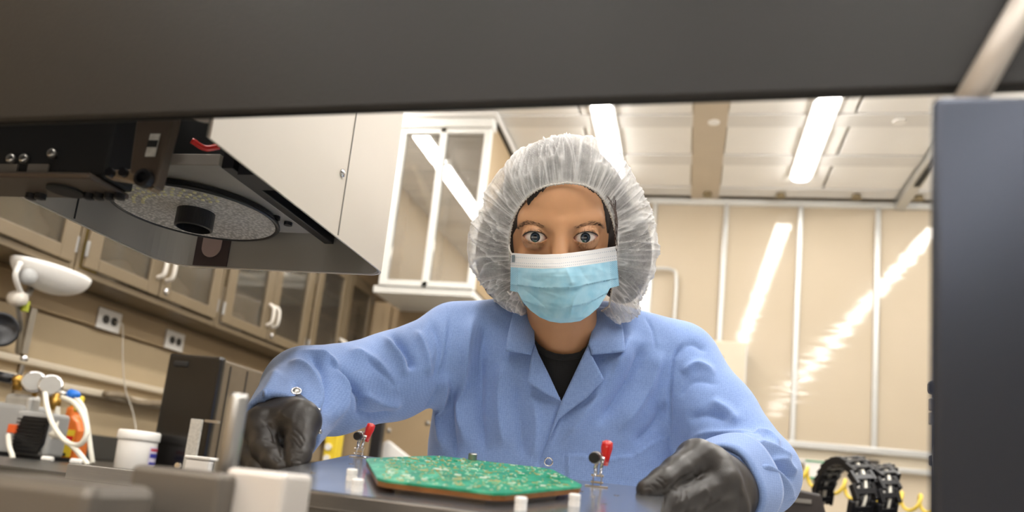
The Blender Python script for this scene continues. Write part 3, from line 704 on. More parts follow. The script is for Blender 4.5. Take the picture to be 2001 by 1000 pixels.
lo = led.build('led', mat('led_yellow', '#d8d3a8', .3), rl); lo['kind'] = 'stuff'
tb = MB(); n = 36; vv = []; ff = []
for r_, z_ in ((.0215, 1.338), (.0215, 1.312), (.019, 1.311), (.0185, 1.338)): vv += [(rc[0]+r_*math.cos(2*math.pi*k/n), rc[1]+r_*math.sin(2*math.pi*k/n), z_) for k in range(n)]
for i in range(3):
    for k in range(n): ff.append((i*n+k, i*n+(k+1) % n, (i+1)*n+(k+1) % n, (i+1)*n+k))
tb.add(vv, ff).build('lens_tube', 'black_plastic', rl, smooth=False)
MB().lathe((rc[0], rc[1], 1.337), (0, 0, 1), [(.0186, 0), (.0186, .001)], 30).build('lens_glass', 'black_gloss', rl)
# --- drive unit in front of the ring light
du = thing('drive_unit', (-.6, .58, 1.3), 'black and bronze drive unit hanging in front of the ring light', 'drive unit')
mat('bronze', '#5b4f45', .4, metal=.35, var=.08, scale=20)
Y1 = .56
a = on(-20, 345, 1, Y1); b = on(205, 340, 1, Y1); zl = on(100, 346, 1, Y1-.012)[2]; zc_ = zl+.006; yfar = on(100, 388, 2, zl)[1]; zu = 1.62
MB().box(-.69, b[0], Y1, yfar-.004, zc_, zu).build('motor_block', 'black_matte', du, bevel=.002)
e = on(248, 388, 2, zl)
MB().box(-.695, e[0], Y1-.012, yfar, zl, zc_).build('base_plate', 'bronze', du, bevel=.003)
for px_ in (62, 80, 175, 195, 215, 235):
    q = on(px_, 379, 2, zl); MB().lathe((q[0], q[1], zl), (0, 0, -1), [(.005, 0), (.005, .005), (.002, .006)], 14).build('bolt', 'black_plastic', du)
q = on(130, 372, 2, zl); MB().lathe((q[0], q[1]-.001, zl), (0, 0, -1), [(.016, 0), (.016, .002), (.012, .0025)], 28).build('bearing', 'black_matte', du)
g0 = on(212, 300, 1, Y1-.02); g1 = on(328, 300, 1, Y1-.02); zlo = on(290, 366, 1, Y1-.02)[2]
br = MB().prism([on(x_, y_, 1, Y1-.02) for x_, y_ in ((276, 190), (346, 190), (334, 245), (303, 366), (252, 336), (256, 300), (264, 245))], (0, .012, 0)).build('bracket', 'bronze', du, bevel=.002)
q = on(283, 350, 1, Y1-.022); MB().lathe((q[0], Y1-.02, q[2]), (0, -1, 0), [(.008, 0), (.008, .006), (.005, .0065), (.005, .002)], 18).build('socket_screw', 'black_plastic', br)
MB().prism([on(x_, y_, 1, Y1-.016) for x_, y_ in ((206, 332), (252, 330), (302, 366), (296, 372), (250, 352), (206, 345))], (0, .01, 0)).build('lit_face', mat('bronze_lit', '#8a7862', .4, metal=.3), du, bevel=.001)  # lit lower face of the bracket, its light put into a paler bronze
for px_ in (217, 243):
    q = on(px_, 338, 1, Y1-.017); MB().lathe((q[0], Y1-.014, q[2]), (0, -1, 0), [(.004, 0), (.004, .006)], 12).build('socket_screw', 'black_plastic', br)
q0 = on(292, 306, 1, Y1-.021); q1 = on(303, 262, 1, Y1-.021)
lbm = MB().obox(q0+np.array([-.004, 0, 0]), (q1-q0), np.array([.0095, 0, 0]), np.array([0, -.0008, 0])).build('rating_label', 'speckled', br)
MB().obox(q0+(q1-q0)*.4+np.array([-.004, -.001, 0]), (q1-q0)*.3, np.array([.0095, 0, 0]), np.array([0, -.0004, 0])).build('label_mark', 'black_matte', lbm)
for px_, py_ in ((25, 312), (50, 312), (105, 302)):
    q = on(px_, py_, 1, Y1-.001); MB().lathe((q[0], Y1, q[2]), (0, -1, 0), [(.004, 0), (.005, .004), (.003, .006)], 12).build('bolt', 'steel', du, smooth=True)
for px_ in (15, 75):
    q = on(px_, 329, 1, Y1-.001); MB().box(q[0]-.011, q[0]+.011, Y1-.002, Y1, q[2]-.004, q[2]+.004).build('name_tag', mat('tag_grey', '#6d675f', .5), du)

# --- blocks on the machine deck in the foreground
def deck_block(x0, y0, x1, yy, dy, z0, name, m, label, cat, bev=.003):
    a = on(x0, y0, 1, yy); b = on(x1, y0, 1, yy)
    o = MB().box(a[0], b[0], yy, yy+dy, z0, (a[2]+on(x1, y0+.1*(x1-x0), 1, yy)[2])/2).build(name, m, bevel=bev); return tag(o, label, cat)
mat('block_dark', '#6e6860', .35, metal=.4, var=.04, scale=10); mat('block_light', '#d5cec6', .35, metal=.2, var=.03, scale=10)
deck_block(258, 907, 438, .40, .05, .9555, 'stop_block', 'block_dark', 'grey metal stop block standing on the machine deck', 'block')
deck_block(443, 912, 562, .415, .035, .9555, 'gauge_block', 'block_light', 'pale aluminium gauge block beside the grey stop block', 'block')
deck_block(-60, 920, 190, .33, .05, .9555, 'guide_rail', 'block_dark', 'wide blurred metal guide rail in front of the stop block', 'rail', .006)
c = on(445, 905, 1, .48); t1 = on(463, 768, 1, .48)
t = thing('guide_post', (c[0], .48, .955), 'round steel guide post rising behind the pale gauge block', 'post')
MB().lathe((c[0], .48, .955), (0, 0, 1), [(.0068, 0), (.0068, t1[2]-.955-.004), (.0055, t1[2]-.955)], 24).build('shaft', 'steel', t, smooth=True)
MB().lathe((c[0], .48, .955), (0, 0, 1), [(.012, 0), (.012, .012), (.008, .014)], 24).build('collar', 'steel', t)
a = on(132, 905, 1, .80); b = on(300, 922, 1, .80)
t = thing('aluminium_bar', ((a[0]+b[0])/2, .8, .975), 'grooved grey aluminium bar lying on the machine wing', 'bar')
MB().box(a[0], b[0]+.1, .80, .826, .9755, a[2]).build('bar', mat('brushed', '#a3a19e', .35, metal=.2, var=.08, scale=30, stretch=(1, 40, 40)), t, bevel=.001)
for z in (.35, .65): MB().box(a[0], b[0]+.1, .7992, .80, .975+(a[2]-.975)*z, .975+(a[2]-.975)*z+.001).build('groove', 'black_plastic', t)
# --- black controller behind the column
a = on(1819, 752, 1, 1.0)
t = thing('controller', (a[0]+.05, .9, 0), 'black controller with side connectors behind the right column', 'controller')
MB().box(a[0], a[0]+.12, .985, 1.0, 0, a[2]).build('body', 'black_plastic', t, bevel=.004)
e = on(1810, 757, 1, 1.0); MB().box(e[0], a[0]+.05, .985, 1.0, a[2]-.012, a[2]+.004).build('top_cap', 'black_plastic', t, bevel=.004)
for py_ in (793, 820):
    q = on(1816, py_, 1, 1.0); MB().box(q[0]-.004, q[0]+.012, .98, .99, q[2]-.007, q[2]+.007).build('connector', 'steel', t, bevel=.001)
q = on(1814, 901, 1, 1.0); MB().box(q[0]-.003, q[0]+.012, .98, .99, q[2]-.006, q[2]+.006).build('latch', 'black_plastic', t, bevel=.002)
o = MB().tube(bez([W(1836, 850, .72), W(1826, 870, .74), W(1824, 900, .75), W(1828, 940, .75), W(1828, 1010, .75), W(1835, 1100, .75)], 30), .0016, 8).build('signal_cable', 'hose', smooth=True)
tag(o, 'thin white cable running down beside the black controller', 'cable')
# ================================================================== FIXTURE PLATE HELD BY THE WORKER
FO = W(900, 950, .68)
_dd = ray(1322, 749); _dd = _dd/np.linalg.norm(_dd)
FU = np.array([1.0, 0, -.011]); FU /= np.linalg.norm(FU)
FN = np.cross(FU, _dd); FN /= np.linalg.norm(FN); FV = np.cross(FN, FU)
def fp(u, v, h=0.0): return FO+FU*u+FV*v+FN*h
TH = .0135
mat('plate_alu', '#c3c6cc', .2, metal=.9, var=.05, scale=25)
mat('plate_side', '#9c968f', .28, metal=.8, var=.10, scale=30, stretch=(2, 60, 60))
fx = thing('fixture_plate', fp(0, 0, -TH), 'polished aluminium fixture plate carried in both gloved hands', 'plate')
U0, U1, V0, V1 = -.160, .1715, -.1, .127
MB().obox(fp(U0, V0, -.0012), FU*(U1-U0), FV*(V1-V0), FN*.0012).build('top_skin', 'plate_alu', fx)
MB().obox(fp(U0, V0, -TH), FU*(U1-U0), FV*(V1-V0), FN*(TH-.0013)).build('slab', 'plate_side', fx, bevel=.0008)
MB().obox(fp(-.02-.125, V0+.004, -TH-.012), FU*.30, FV*.19, FN*.0115).build('sub_plate', 'plate_side', fx, bevel=.001)
cN = fp(-.098, V0, -.0062); MB().obox(cN-FU*.0075-FN*.0042-FV*.0006, FU*.015, FV*.003, FN*.0084).build('edge_hole', 'black_matte', fx, bevel=.0025)
for (u, v) in ((-.086, -.036), (-.060, -.083), (.070, -.076), (.104, -.030)):
    p = MB().lathe(fp(u, v), FN, [(.0048, 0), (.0048, .004), (.0042, .0044), (.0042, .005), (.0048, .0054), (.0048, .0088), (.0042, .0095)], 20).build('standoff', 'white_plastic', fx, smooth=False)
MB().lathe(fp(-.022, .112), FN, [(.0045, 0), (.0045, .016), (.0038, .017)], 24).build('dowel_pin', 'steel', fx)
for (u, v) in ((.088, .075), (.112, .03), (.13, .055), (.098, .055), (.09, -.055), (.125, -.0), (-.13, .06), (-.13, -.02)):
    MB().lathe(fp(u, v), FN, [(.0026, 0), (.0026, .0004), (.001, .0004)], 14).build('screw', 'chrome', fx)
def clamp(u, v, lean, yaw_, k_):
    # toggle clamp in the open position: base, link plates, red grip, plunger with rubber tip
    c = fp(u, v); X = (FU*math.cos(yaw_)+FV*math.sin(yaw_))*k_; Yv = (-FU*math.sin(yaw_)+FV*math.cos(yaw_))*k_; Z = FN*k_
    Zl = Z*math.cos(lean)+X*math.sin(lean)
    m = MB().obox(c-X*.012-Yv*.006, X*.024, Yv*.012, Z*.0015)
    for s in (-1, 1):
        m.obox(c+X*(s*.0042-.0006)-Yv*.004+Z*.0015, X*.0012, Yv*.008, Zl*.012)
    cl = m.build('toggle_clamp', 'chrome', fx, bevel=.0003, seg=1)
    p1 = c+Z*.010+Zl*.0; p2 = p1+Zl*.021
    MB().tube([p1-X*.002, p1+Zl*.010-X*.003, p2-X*.001], [.0018*k_, .0022*k_, .0022*k_], 10).build('link_arm', 'chrome', cl, smooth=True)
    MB().tube([p1+X*.0025, p1+Zl*.012+X*.003, p2+X*.004], [.0014*k_, .0018*k_, .0016*k_], 10).build('link_arm', 'chrome', cl, smooth=True)
    for h in (.004, .011): MB().cyl(c+Z*h-X*.0065, c+Z*h+X*.0065, .0013, n=10).build('rivet', 'chrome', cl)
    g0 = p1+Zl*.012+X*.0055+Yv*.004; g1 = g0+Zl*.026+Yv*.004
    pts = [g0, g0+Zl*.008, g0+Zl*.018+Yv*.002, g1-Zl*.002, g1]
    MB().tube(pts, [.0038*k_, .0046*k_, .0062*k_, .0058*k_, .0024*k_], 18).build('grip', 'red_plastic', cl, smooth=True)
    tb_ = p1+Zl*.0195-X*.0035; ax = -Yv*.97-X*.15+Z*.06; ax /= np.linalg.norm(ax)
    MB().lathe(tb_-ax*.003, ax, [(.0062*k_, 0), (.0066*k_, .001), (.0066*k_, .008), (.006*k_, .009)], 24).build('plunger', 'steel', cl)
    MB().lathe(tb_+ax*.006, ax, [(.0056*k_, 0), (.0056*k_, .005), (.005*k_, .0055)], 24).build('rubber_tip', 'black_plastic', cl)
clamp(-.147, .114, math.radians(12), math.radians(14), .76)
clamp(.107, .098, math.radians(3), math.radians(2), .92)
# circuit board: hexagonal green board on a brown spacer frame
def pcb_material():
    m = bpy.data.materials.new('pcb_green'); m.use_nodes = True; MATS['pcb_green'] = m
    nt = m.node_tree; N = nt.nodes; L = nt.links; b = N['Principled BSDF']; tc = N.new('ShaderNodeTexCoord')
    n = N.new('ShaderNodeTexNoise'); n.inputs['Scale'].default_value = 60; n.inputs['Detail'].default_value = 5; L.new(tc.outputs['Object'], n.inputs['Vector'])
    cr = N.new('ShaderNodeValToRGB'); e = cr.color_ramp.elements
    e[0].position = .35; e[0].color = rgb('#0b7a56'); e[1].position = .68; e[1].color = rgb('#57b48d')
    x = e.new(.55); x.color = rgb('#1f9a72')
    L.new(n.outputs['Fac'], cr.inputs['Fac']); L.new(cr.outputs['Color'], b.inputs['Base Color'])
    b.inputs['Roughness'].default_value = .32
pcb_material()
HB = .0085                                              # height of the board above the plate
hexv = [(-.107, .036), (-.046, -.079), (.055, -.079), (.107, .016), (.060, .112), (-.061, .118)]
hexv = [(u*.985, v*.985+.0) for u, v in hexv]
def cham(P, r=.006):
    out = []
    for i in range(len(P)):
        a, b, c = map(np.array, (P[i-1], P[i], P[(i+1) % len(P)]))
        out += [tuple(b+(a-b)/np.linalg.norm(a-b)*r), tuple(b+(c-b)/np.linalg.norm(c-b)*r)]
    return out
hx = cham(hexv)
pb = thing('circuit_board', fp(0, .02, HB), 'green hexagonal circuit board lying on the fixture plate', 'circuit board')
MB().prism([fp(u, v, HB) for u, v in hx], FN*.0018).build('board', 'pcb_green', pb)
MB().prism([fp(u*.992, v*.992, HB-.0042) for u, v in hx], FN*.0041).build('spacer_frame', mat('copper_brown', '#8a5a2c', .4, metal=.3, var=.2, scale=80), pb)
MB().prism([fp(u*.8, v*.8+.002, .0003) for u, v in hx], FN*(HB-.0046)).build('pedestal', 'plate_side', pb)
def inhex(u, v, P, mrg=.004):
    n = len(P)
    for i in range(n):
        a, b = P[i], P[(i+1) % n]
        if (b[0]-a[0])*(v-a[1])-(b[1]-a[1])*(u-a[0]) < mrg*math.hypot(b[0]-a[0], b[1]-a[1]): return False
    return True
rp = random.Random(3); pads = MB(); pale = MB(); chips = []
for k in range(900):
    u, v = rp.uniform(-.11, .11), rp.uniform(-.08, .12)
    if not inhex(u, v, hexv): continue
    w_, h_ = rp.choice([(.0012, .0012), (.002, .001), (.001, .002), (.003, .0012), (.0016, .0016)])
    (pads if rp.random() < .6 else pale).obox(fp(u, v, HB+.0018), FU*w_, FV*h_, FN*rp.uniform(.0002, .0009))
for i in range(30):
    for j in range(-1, 2):
        pass
o = pads.build('solder_pad', mat('pad_gold', '#d2bd86', .35, metal=.3), pb); o['kind'] = 'stuff'
o = pale.build('small_component', mat('pad_pale', '#dbe8d8', .4), pb); o['kind'] = 'stuff'
for k in range(60):
    u, v = rp.uniform(-.1, .1), rp.uniform(-.075, .11)
    if not inhex(u, v, hexv, .008): continue
    s_ = rp.uniform(.003, .007)
    MB().obox(fp(u, v, HB+.0018), FU*s_, FV*s_*rp.uniform(.5, 1.1), FN*.0008).build('component', rp.choice(['pad_gold', 'pad_pale', 'pad_pale', mat('chip_green', '#2f9f78', .4)]), pb)
for k in range(46):                                        # gold edge contacts along the rim
    pass
# ================================================================== THE WORKER: smooth bodies from distance fields
def Kc(px, py, d): return np.array([(px-PX)/F*d, -(py-PY)/F*d, d])          # pixel + depth -> camera axes (m)
def cam2w(P): P = np.asarray(P); return CAM+P[..., 0:1]*RX+P[..., 1:2]*UX+P[..., 2:3]*FWD
def w2cam(P): v = np.asarray(P)-CAM; return np.stack([v@RX, v@UX, v@FWD], -1)
def c2px(P): return PX+F*P[..., 0]/P[..., 2], PY-F*P[..., 1]/P[..., 2]
def smin(a, b, k):
    h = np.clip(.5+.5*(b-a)/k, 0, 1); return b+(a-b)*h-k*h*(1-h)
def smax(a, b, k): return -smin(-a, -b, k)
def cone(X, Y, Z, a, b, ra, rb):                            # round cone between two points (approximate distance)
    ax = b-a; l2 = float(ax@ax)
    t = np.clip(((X-a[0])*ax[0]+(Y-a[1])*ax[1]+(Z-a[2])*ax[2])/l2, 0, 1)
    dx = X-a[0]-t*ax[0]; dy = Y-a[1]-t*ax[1]; dz = Z-a[2]-t*ax[2]
    return np.sqrt(dx*dx+dy*dy+dz*dz)-(ra+(rb-ra)*t)
def ell(X, Y, Z, c, r):
    x = (X-c[0])/r[0]; y = (Y-c[1])/r[1]; z = (Z-c[2])/r[2]
    k0 = np.sqrt(x*x+y*y+z*z)+1e-9
    k1 = np.sqrt((x/r[0])**2+(y/r[1])**2+(z/r[2])**2)+1e-9
    return k0*(k0-1)/k1
def snet(fn, lo, hi, h):
    """naive surface nets: isosurface of fn on a regular grid"""
    ax = [np.arange(lo[i], hi[i]+h, h, dtype=np.float32) for i in range(3)]
    X, Y, Z = np.meshgrid(*ax, indexing='ij', sparse=True)
    V = np.asarray(fn(X, Y, Z), dtype=np.float32)
    V = np.broadcast_to(V, (len(ax[0]), len(ax[1]), len(ax[2])))
    ins = V < 0; n = V.shape
    s = np.zeros((n[0]-1, n[1]-1, n[2]-1), np.int8)
    for i in (0, 1):
        for j in (0, 1):
            for k in (0, 1): s += ins[i:n[0]-1+i, j:n[1]-1+j, k:n[2]-1+k]
    act = (s > 0) & (s < 8); idx = np.argwhere(act)
    cid = np.full(act.shape, -1, np.int32); cid[act] = np.arange(len(idx))
    pos = np.zeros((len(idx), 3), np.float64); cnt = np.zeros(len(idx))
    cor = [(i, j, k) for i in (0, 1) for j in (0, 1) for k in (0, 1)]
    val = {c: V[idx[:, 0]+c[0], idx[:, 1]+c[1], idx[:, 2]+c[2]].astype(np.float64) for c in cor}
    for c in cor:
        for a in range(3):
            if c[a]: continue
            e = list(c); e[a] = 1; e = tuple(e); v0, v1 = val[c], val[e]
            m = (v0 < 0) != (v1 < 0); t = np.where(m, v0/np.where(m, v0-v1, 1), 0)
            p = np.tile(np.array(c, float), (len(idx), 1)); p[:, a] = t
            pos[m] += p[m]; cnt[m] += 1
    P = np.array(lo)+(idx+pos/cnt[:, None])*h
    F_ = []
    for a in range(3):
        b, c = (a+1) % 3, (a+2) % 3
        sl0 = [slice(None)]*3; sl1 = [slice(None)]*3; sl0[a] = slice(0, -1); sl1[a] = slice(1, None)
        i0, i1 = ins[tuple(sl0)], ins[tuple(sl1)]
        E = np.argwhere(i0 != i1)
        ok = (E[:, b] > 0) & (E[:, c] > 0) & (E[:, b] < n[b]-1) & (E[:, c] < n[c]-1); E = E[ok]
        fl = i0[E[:, 0], E[:, 1], E[:, 2]]
        q = []
        for db, dc in ((-1, -1), (0, -1), (0, 0), (-1, 0)):
            g = E.copy(); g[:, b] += db; g[:, c] += dc; q.append(cid[g[:, 0], g[:, 1], g[:, 2]])
        q = np.stack(q, 1); q = q[(q >= 0).all(1)] if False else q
        q[~fl] = q[~fl][:, ::-1]; F_.append(q)
    Qf = np.concatenate(F_)
    return P, Qf
def smooth_pts(P, Q, it=2, lam=.5):
    E = np.concatenate([Q[:, [0, 1]], Q[:, [1, 2]], Q[:, [2, 3]], Q[:, [3, 0]]]); E = np.unique(np.sort(E, 1), axis=0)
    deg = np.bincount(E.ravel(), minlength=len(P)).astype(float)[:, None]
    for _ in range(it):
        S = np.zeros_like(P)
        for k in range(3):
            S[:, k] = np.bincount(E[:, 0], P[E[:, 1], k], len(P))+np.bincount(E[:, 1], P[E[:, 0], k], len(P))
        P = P+lam*(S/np.maximum(deg, 1)-P)
    return P
def normals(P, Q):
    n = np.cross(P[Q[:, 2]]-P[Q[:, 0]], P[Q[:, 3]]-P[Q[:, 1]]); N_ = np.zeros_like(P)
    for k in range(3):
        for j in range(4): N_[:, k] += np.bincount(Q[:, j], n[:, k], len(P))
    return N_/(np.linalg.norm(N_, axis=1, keepdims=True)+1e-12)
_rs = np.random.RandomState(5); _T = _rs.rand(64, 64, 64).astype(np.float32)
def vnoise(x, y, z):
    xi, yi, zi = np.floor(x).astype(int), np.floor(y).astype(int), np.floor(z).astype(int)
    fx_, fy, fz = x-xi, y-yi, z-zi; fx_, fy, fz = [f*f*(3-2*f) for f in (fx_, fy, fz)]
    r = 0
    for i in (0, 1):
        for j in (0, 1):
            for k in (0, 1):
                r = r+_T[(xi+i) % 64, (yi+j) % 64, (zi+k) % 64]*(fx_ if i else 1-fx_)*(fy if j else 1-fy)*(fz if k else 1-fz)
    return r*2-1
def ridged(x, y, z): return 1-np.abs(vnoise(x, y, z))*2
def strokes(px, py, S):
    """height added by fold lines given as pixel polylines: (points, half width px, height mm)"""
    out = np.zeros(len(px))
    for pts, w, amp in S:
        L = [np.array(p[:2], float) for p in bez([(*p, 0) for p in pts], 24)]; L = np.array(L)
        lo, hi = L.min(0)-3*w, L.max(0)+3*w
        m = np.where((px > lo[0]) & (px < hi[0]) & (py > lo[1]) & (py < hi[1]))[0]
        if not len(m): continue
        q = np.stack([px[m], py[m]], 1); best = np.full(len(m), 1e9); tb = np.zeros(len(m)); n = len(L)-1
        for i in range(n):
            a, b = L[i], L[i+1]; ab = b-a; t = np.clip(((q-a)@ab)/(ab@ab+1e-9), 0, 1)
            d = np.hypot(*(q-a-t[:, None]*ab).T); k = d < best; best[k] = d[k]; tb[k] = (i+t[k])/n
        tap = np.clip(np.minimum(tb, 1-tb)/.22, 0, 1); tap = tap*tap*(3-2*tap)
        out[m] += amp*.001*tap*np.exp(-np.abs(best/w)**1.35)
    return out
def inpoly(px, py, poly):
    r = np.zeros(px.shape, bool); n = len(poly)
    for i in range(n):
        (x0, y0), (x1, y1) = poly[i], poly[(i+1) % n]
        c = ((y0 > py) != (y1 > py)) & (px < (x1-x0)*(py-y0)/(y1-y0+1e-12)+x0); r ^= c
    return r
def qmesh(name, Pc, Q, m, parent, smooth=True, flip=False):
    if flip: Q = Q[:, ::-1]
    me = bpy.data.meshes.new(name); Pw = cam2w(Pc)
    if parent is not None: Pw = Pw-ORG.get(parent.name, np.zeros(3))
    me.from_pydata(Pw.tolist(), [], Q.tolist()); me.update()
    return link(name, me, m, parent, smooth=smooth)
def trace(px, py, sdf, d0, d1, n=120):
    """depth along pixel rays where sdf first turns negative"""
    px = np.asarray(px, float); py = np.asarray(py, float); d = np.full(px.shape, d0); hit = np.full(px.shape, np.nan); prev = None
    for s in np.linspace(d0, d1, n):
        v = sdf((px-PX)/F*s, -(py-PY)/F*s, np.full(px.shape, s))
        if prev is not None:
            m = (v < 0) & (prev >= 0) & np.isnan(hit); hit[m] = (s-st)+st*(prev[m]/(prev[m]-v[m]))
        prev = v; st = (d1-d0)/(n-1)
    return hit

# ------------------------------------------------------------------ materials of the worker
def attr_mat(name, c0, c1, rough, attr, sss=0, bump=0, bscale=900, sheen=0, spec=.5):
    m = bpy.data.materials.new(name); m.use_nodes = True; MATS[name] = m
    nt = m.node_tree; N = nt.nodes; L = nt.links; b = N['Principled BSDF']
    a = N.new('ShaderNodeAttribute'); a.attribute_name = attr
    tc = N.new('ShaderNodeTexCoord'); n = N.new('ShaderNodeTexNoise'); n.inputs['Scale'].default_value = 45; n.inputs['Detail'].default_value = 5; L.new(tc.outputs['Object'], n.inputs['Vector'])
    ad = N.new('ShaderNodeMath'); ad.operation = 'MULTIPLY_ADD'; ad.inputs[1].default_value = .22; L.new(n.outputs['Fac'], ad.inputs[0]); L.new(a.outputs['Fac'], ad.inputs[2])
    cr = N.new('ShaderNodeValToRGB'); cr.color_ramp.elements[0].color = rgb(c0); cr.color_ramp.elements[1].color = rgb(c1); cr.color_ramp.elements[0].position = .08; cr.color_ramp.elements[1].position = 1.1 if False else 1.0
    L.new(ad.outputs[0], cr.inputs['Fac']); L.new(cr.outputs['Color'], b.inputs['Base Color'])
    b.inputs['Roughness'].default_value = rough; b.inputs['Specular IOR Level'].default_value = spec
    if sss:
        b.inputs['Subsurface Weight'].default_value = sss; b.inputs['Subsurface Radius'].default_value = (.010, .004, .002); b.inputs['Subsurface Scale'].default_value = .5
    if sheen: b.inputs['Sheen Weight'].default_value = sheen
    if bump:
        n2 = N.new('ShaderNodeTexNoise'); n2.inputs['Scale'].default_value = bscale; n2.inputs['Detail'].default_value = 2; L.new(tc.outputs['Object'], n2.inputs['Vector'])
        bp = N.new('ShaderNodeBump'); bp.inputs['Strength'].default_value = bump; bp.inputs['Distance'].default_value = .001; L.new(n2.outputs['Fac'], bp.inputs['Height']); L.new(bp.outputs['Normal'], b.inputs['Normal'])
    return m
def set_attr(o, name, val):
    at = o.data.attributes.new(name, 'FLOAT', 'POINT'); at.data.foreach_set('value', np.asarray(val, np.float32))
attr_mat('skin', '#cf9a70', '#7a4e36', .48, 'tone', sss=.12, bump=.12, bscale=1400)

def cloth_mat(name, color, dark):
    m = bpy.data.materials.new(name); m.use_nodes = True; MATS[name] = m
    nt = m.node_tree; N = nt.nodes; L = nt.links; b = N['Principled BSDF']; tc = N.new('ShaderNodeTexCoord')
    hs = []
    for rot in ((0, 0, 0), (0, math.radians(90), 0)):
        mp = N.new('ShaderNodeMapping'); mp.inputs['Rotation'].default_value = rot; L.new(tc.outputs['Object'], mp.inputs['Vector'])
        wv_ = N.new('ShaderNodeTexWave'); wv_.bands_direction = 'X'; wv_.inputs['Scale'].default_value = 120; wv_.inputs['Distortion'].default_value = 1.5; wv_.inputs['Detail'].default_value = 2
        L.new(mp.outputs['Vector'], wv_.inputs['Vector']); hs.append(wv_.outputs['Fac'])
    mx = N.new('ShaderNodeMath'); mx.operation = 'MULTIPLY'; L.new(hs[0], mx.inputs[0]); L.new(hs[1], mx.inputs[1])
    n = N.new('ShaderNodeTexNoise'); n.inputs['Scale'].default_value = 500; n.inputs['Detail'].default_value = 3; L.new(tc.outputs['Object'], n.inputs['Vector'])
    ad = N.new('ShaderNodeMath'); ad.operation = 'MULTIPLY_ADD'; ad.inputs[1].default_value = .35; L.new(mx.outputs[0], ad.inputs[0]); L.new(n.outputs['Fac'], ad.inputs[2])
    cr = N.new('ShaderNodeValToRGB'); cr.color_ramp.elements[0].position = .25; cr.color_ramp.elements[1].position = .8; cr.color_ramp.elements[0].color = rgb(dark); cr.color_ramp.elements[1].color = rgb(color)
    L.new(ad.outputs[0], cr.inputs['Fac']); L.new(cr.outputs['Color'], b.inputs['Base Color'])
    b.inputs['Roughness'].default_value = .75; b.inputs['Sheen Weight'].default_value = .25; b.inputs['Specular IOR Level'].default_value = .25
    bp = N.new('ShaderNodeBump'); bp.inputs['Strength'].default_value = .12; bp.inputs['Distance'].default_value = .0008; L.new(ad.outputs[0], bp.inputs['Height']); L.new(bp.outputs['Normal'], b.inputs['Normal'])
cloth_mat('coat_blue', '#8ba6d8', '#748fc6')
cloth_mat('shirt_black', '#1d1d1f', '#131314')
mat('glove_black', '#34302d', .4, var=.08, scale=30, bump=.12, bscale=700, spec=.5)
mat('sleeve_inside', '#1f4fa8', .8, var=.05)

# ------------------------------------------------------------------ head frame (millimetres)
DH = .97
HO = Kc(1095, 464, DH); hz_ = -HO/np.linalg.norm(HO); hx_ = np.array([1.0, 0, 0]); hx_ = hx_-hz_*(hx_@hz_); hx_ /= np.linalg.norm(hx_); hy_ = np.cross(hx_, hz_)
def head2cam(P): P = np.asarray(P, float)/1000; return HO+P[..., 0:1]*hx_+P[..., 1:2]*hy_+P[..., 2:3]*hz_
def cam2head(X, Y, Z):
    x, y, z = X-HO[0], Y-HO[1], Z-HO[2]
    return [(x*e[0]+y*e[1]+z*e[2])*1000 for e in (hx_, hy_, hz_)]
def pxh(px, py, z):                                         # pixel + head depth z (mm) -> head mm
    d = np.array([(px-PX)/F, -(py-PY)/F, 1.0]); t = ((HO+hz_*z/1000)@hz_)/(d@hz_); c = d*t-HO
    return np.array([c@hx_, c@hy_, c@hz_])*1000
EYE = [(-31.3, .4), (31.0, .0)]; ER = 16.5
NECK0 = np.array([2.0, -80, -85]); NECK1 = np.array([6.0, -210, -125.0])
def lid_open(x, y, s):                                      # >0 inside the almond opening; s=+1 inner corner to the right
    t = np.clip(x*s/15.6, -1.3, 1.3)                        # -1 outer corner, +1 inner corner
    mid = 1.2-1.6*(t*.5+.5)                                 # corners line: outer a little higher
    up = mid+6.2*np.maximum(1-np.abs(t+.06)**2.4, -.6); lo = mid-6.4*np.maximum(1-np.abs(t-.02)**2.1, -.6)
    return np.minimum(up-y, y-lo)
def head_sdf(X, Y, Z):
    d = ell(X, Y, Z, (0, 34, -94), (71, 92, 95))
    d = smin(d, ell(X, Y, Z, (0, -34, -66), (58, 80, 60)), 22)
    for s in (-1, 1):
        d = smin(d, ell(X, Y, Z, (s*34, -34, -31), (22, 20, 18)), 10)
        d = smin(d, cone(X, Y, Z, np.array([s*13., 16, -11]), np.array([s*44., 21, -22]), 9, 9), 14)
    d = smin(d, cone(X, Y, Z, np.array([0., 14, -8]), np.array([0, -36., 10]), 8.5, 11), 10)
    for (ex, ey) in EYE:
        d = smax(d, -ell(X, Y, Z, (ex, ey-1, 7), (19, 12, 14)), 8)
    for i, (ex, ey) in enumerate(EYE):
        s = 1 if i == 0 else -1
        lid = ell(X, Y, Z, (ex, ey, -ER), (ER+1.3, ER+1.3, ER+1.3))
        d = smin(d, lid, 3.2)
        op = np.minimum(lid_open(X-ex, Y-ey, s), Z+ER+0.0)
        d = smax(d, op, .7)
        # recess for the ball itself
        d = smax(d, -(np.sqrt((X-ex)**2+(Y-ey)**2+(Z+ER)**2)-ER+.3), .4)
    d = smin(d, cone(X, Y, Z, NECK0, NECK1, 47, 50), 16)
    return d
P, Q = snet(head_sdf, (-78, -212, -200), (78, 132, 30), 1.2)
fine_lo, fine_hi = (-58, -24, -40), (58, 30, 16)
P = smooth_pts(P, Q, 1, .4)
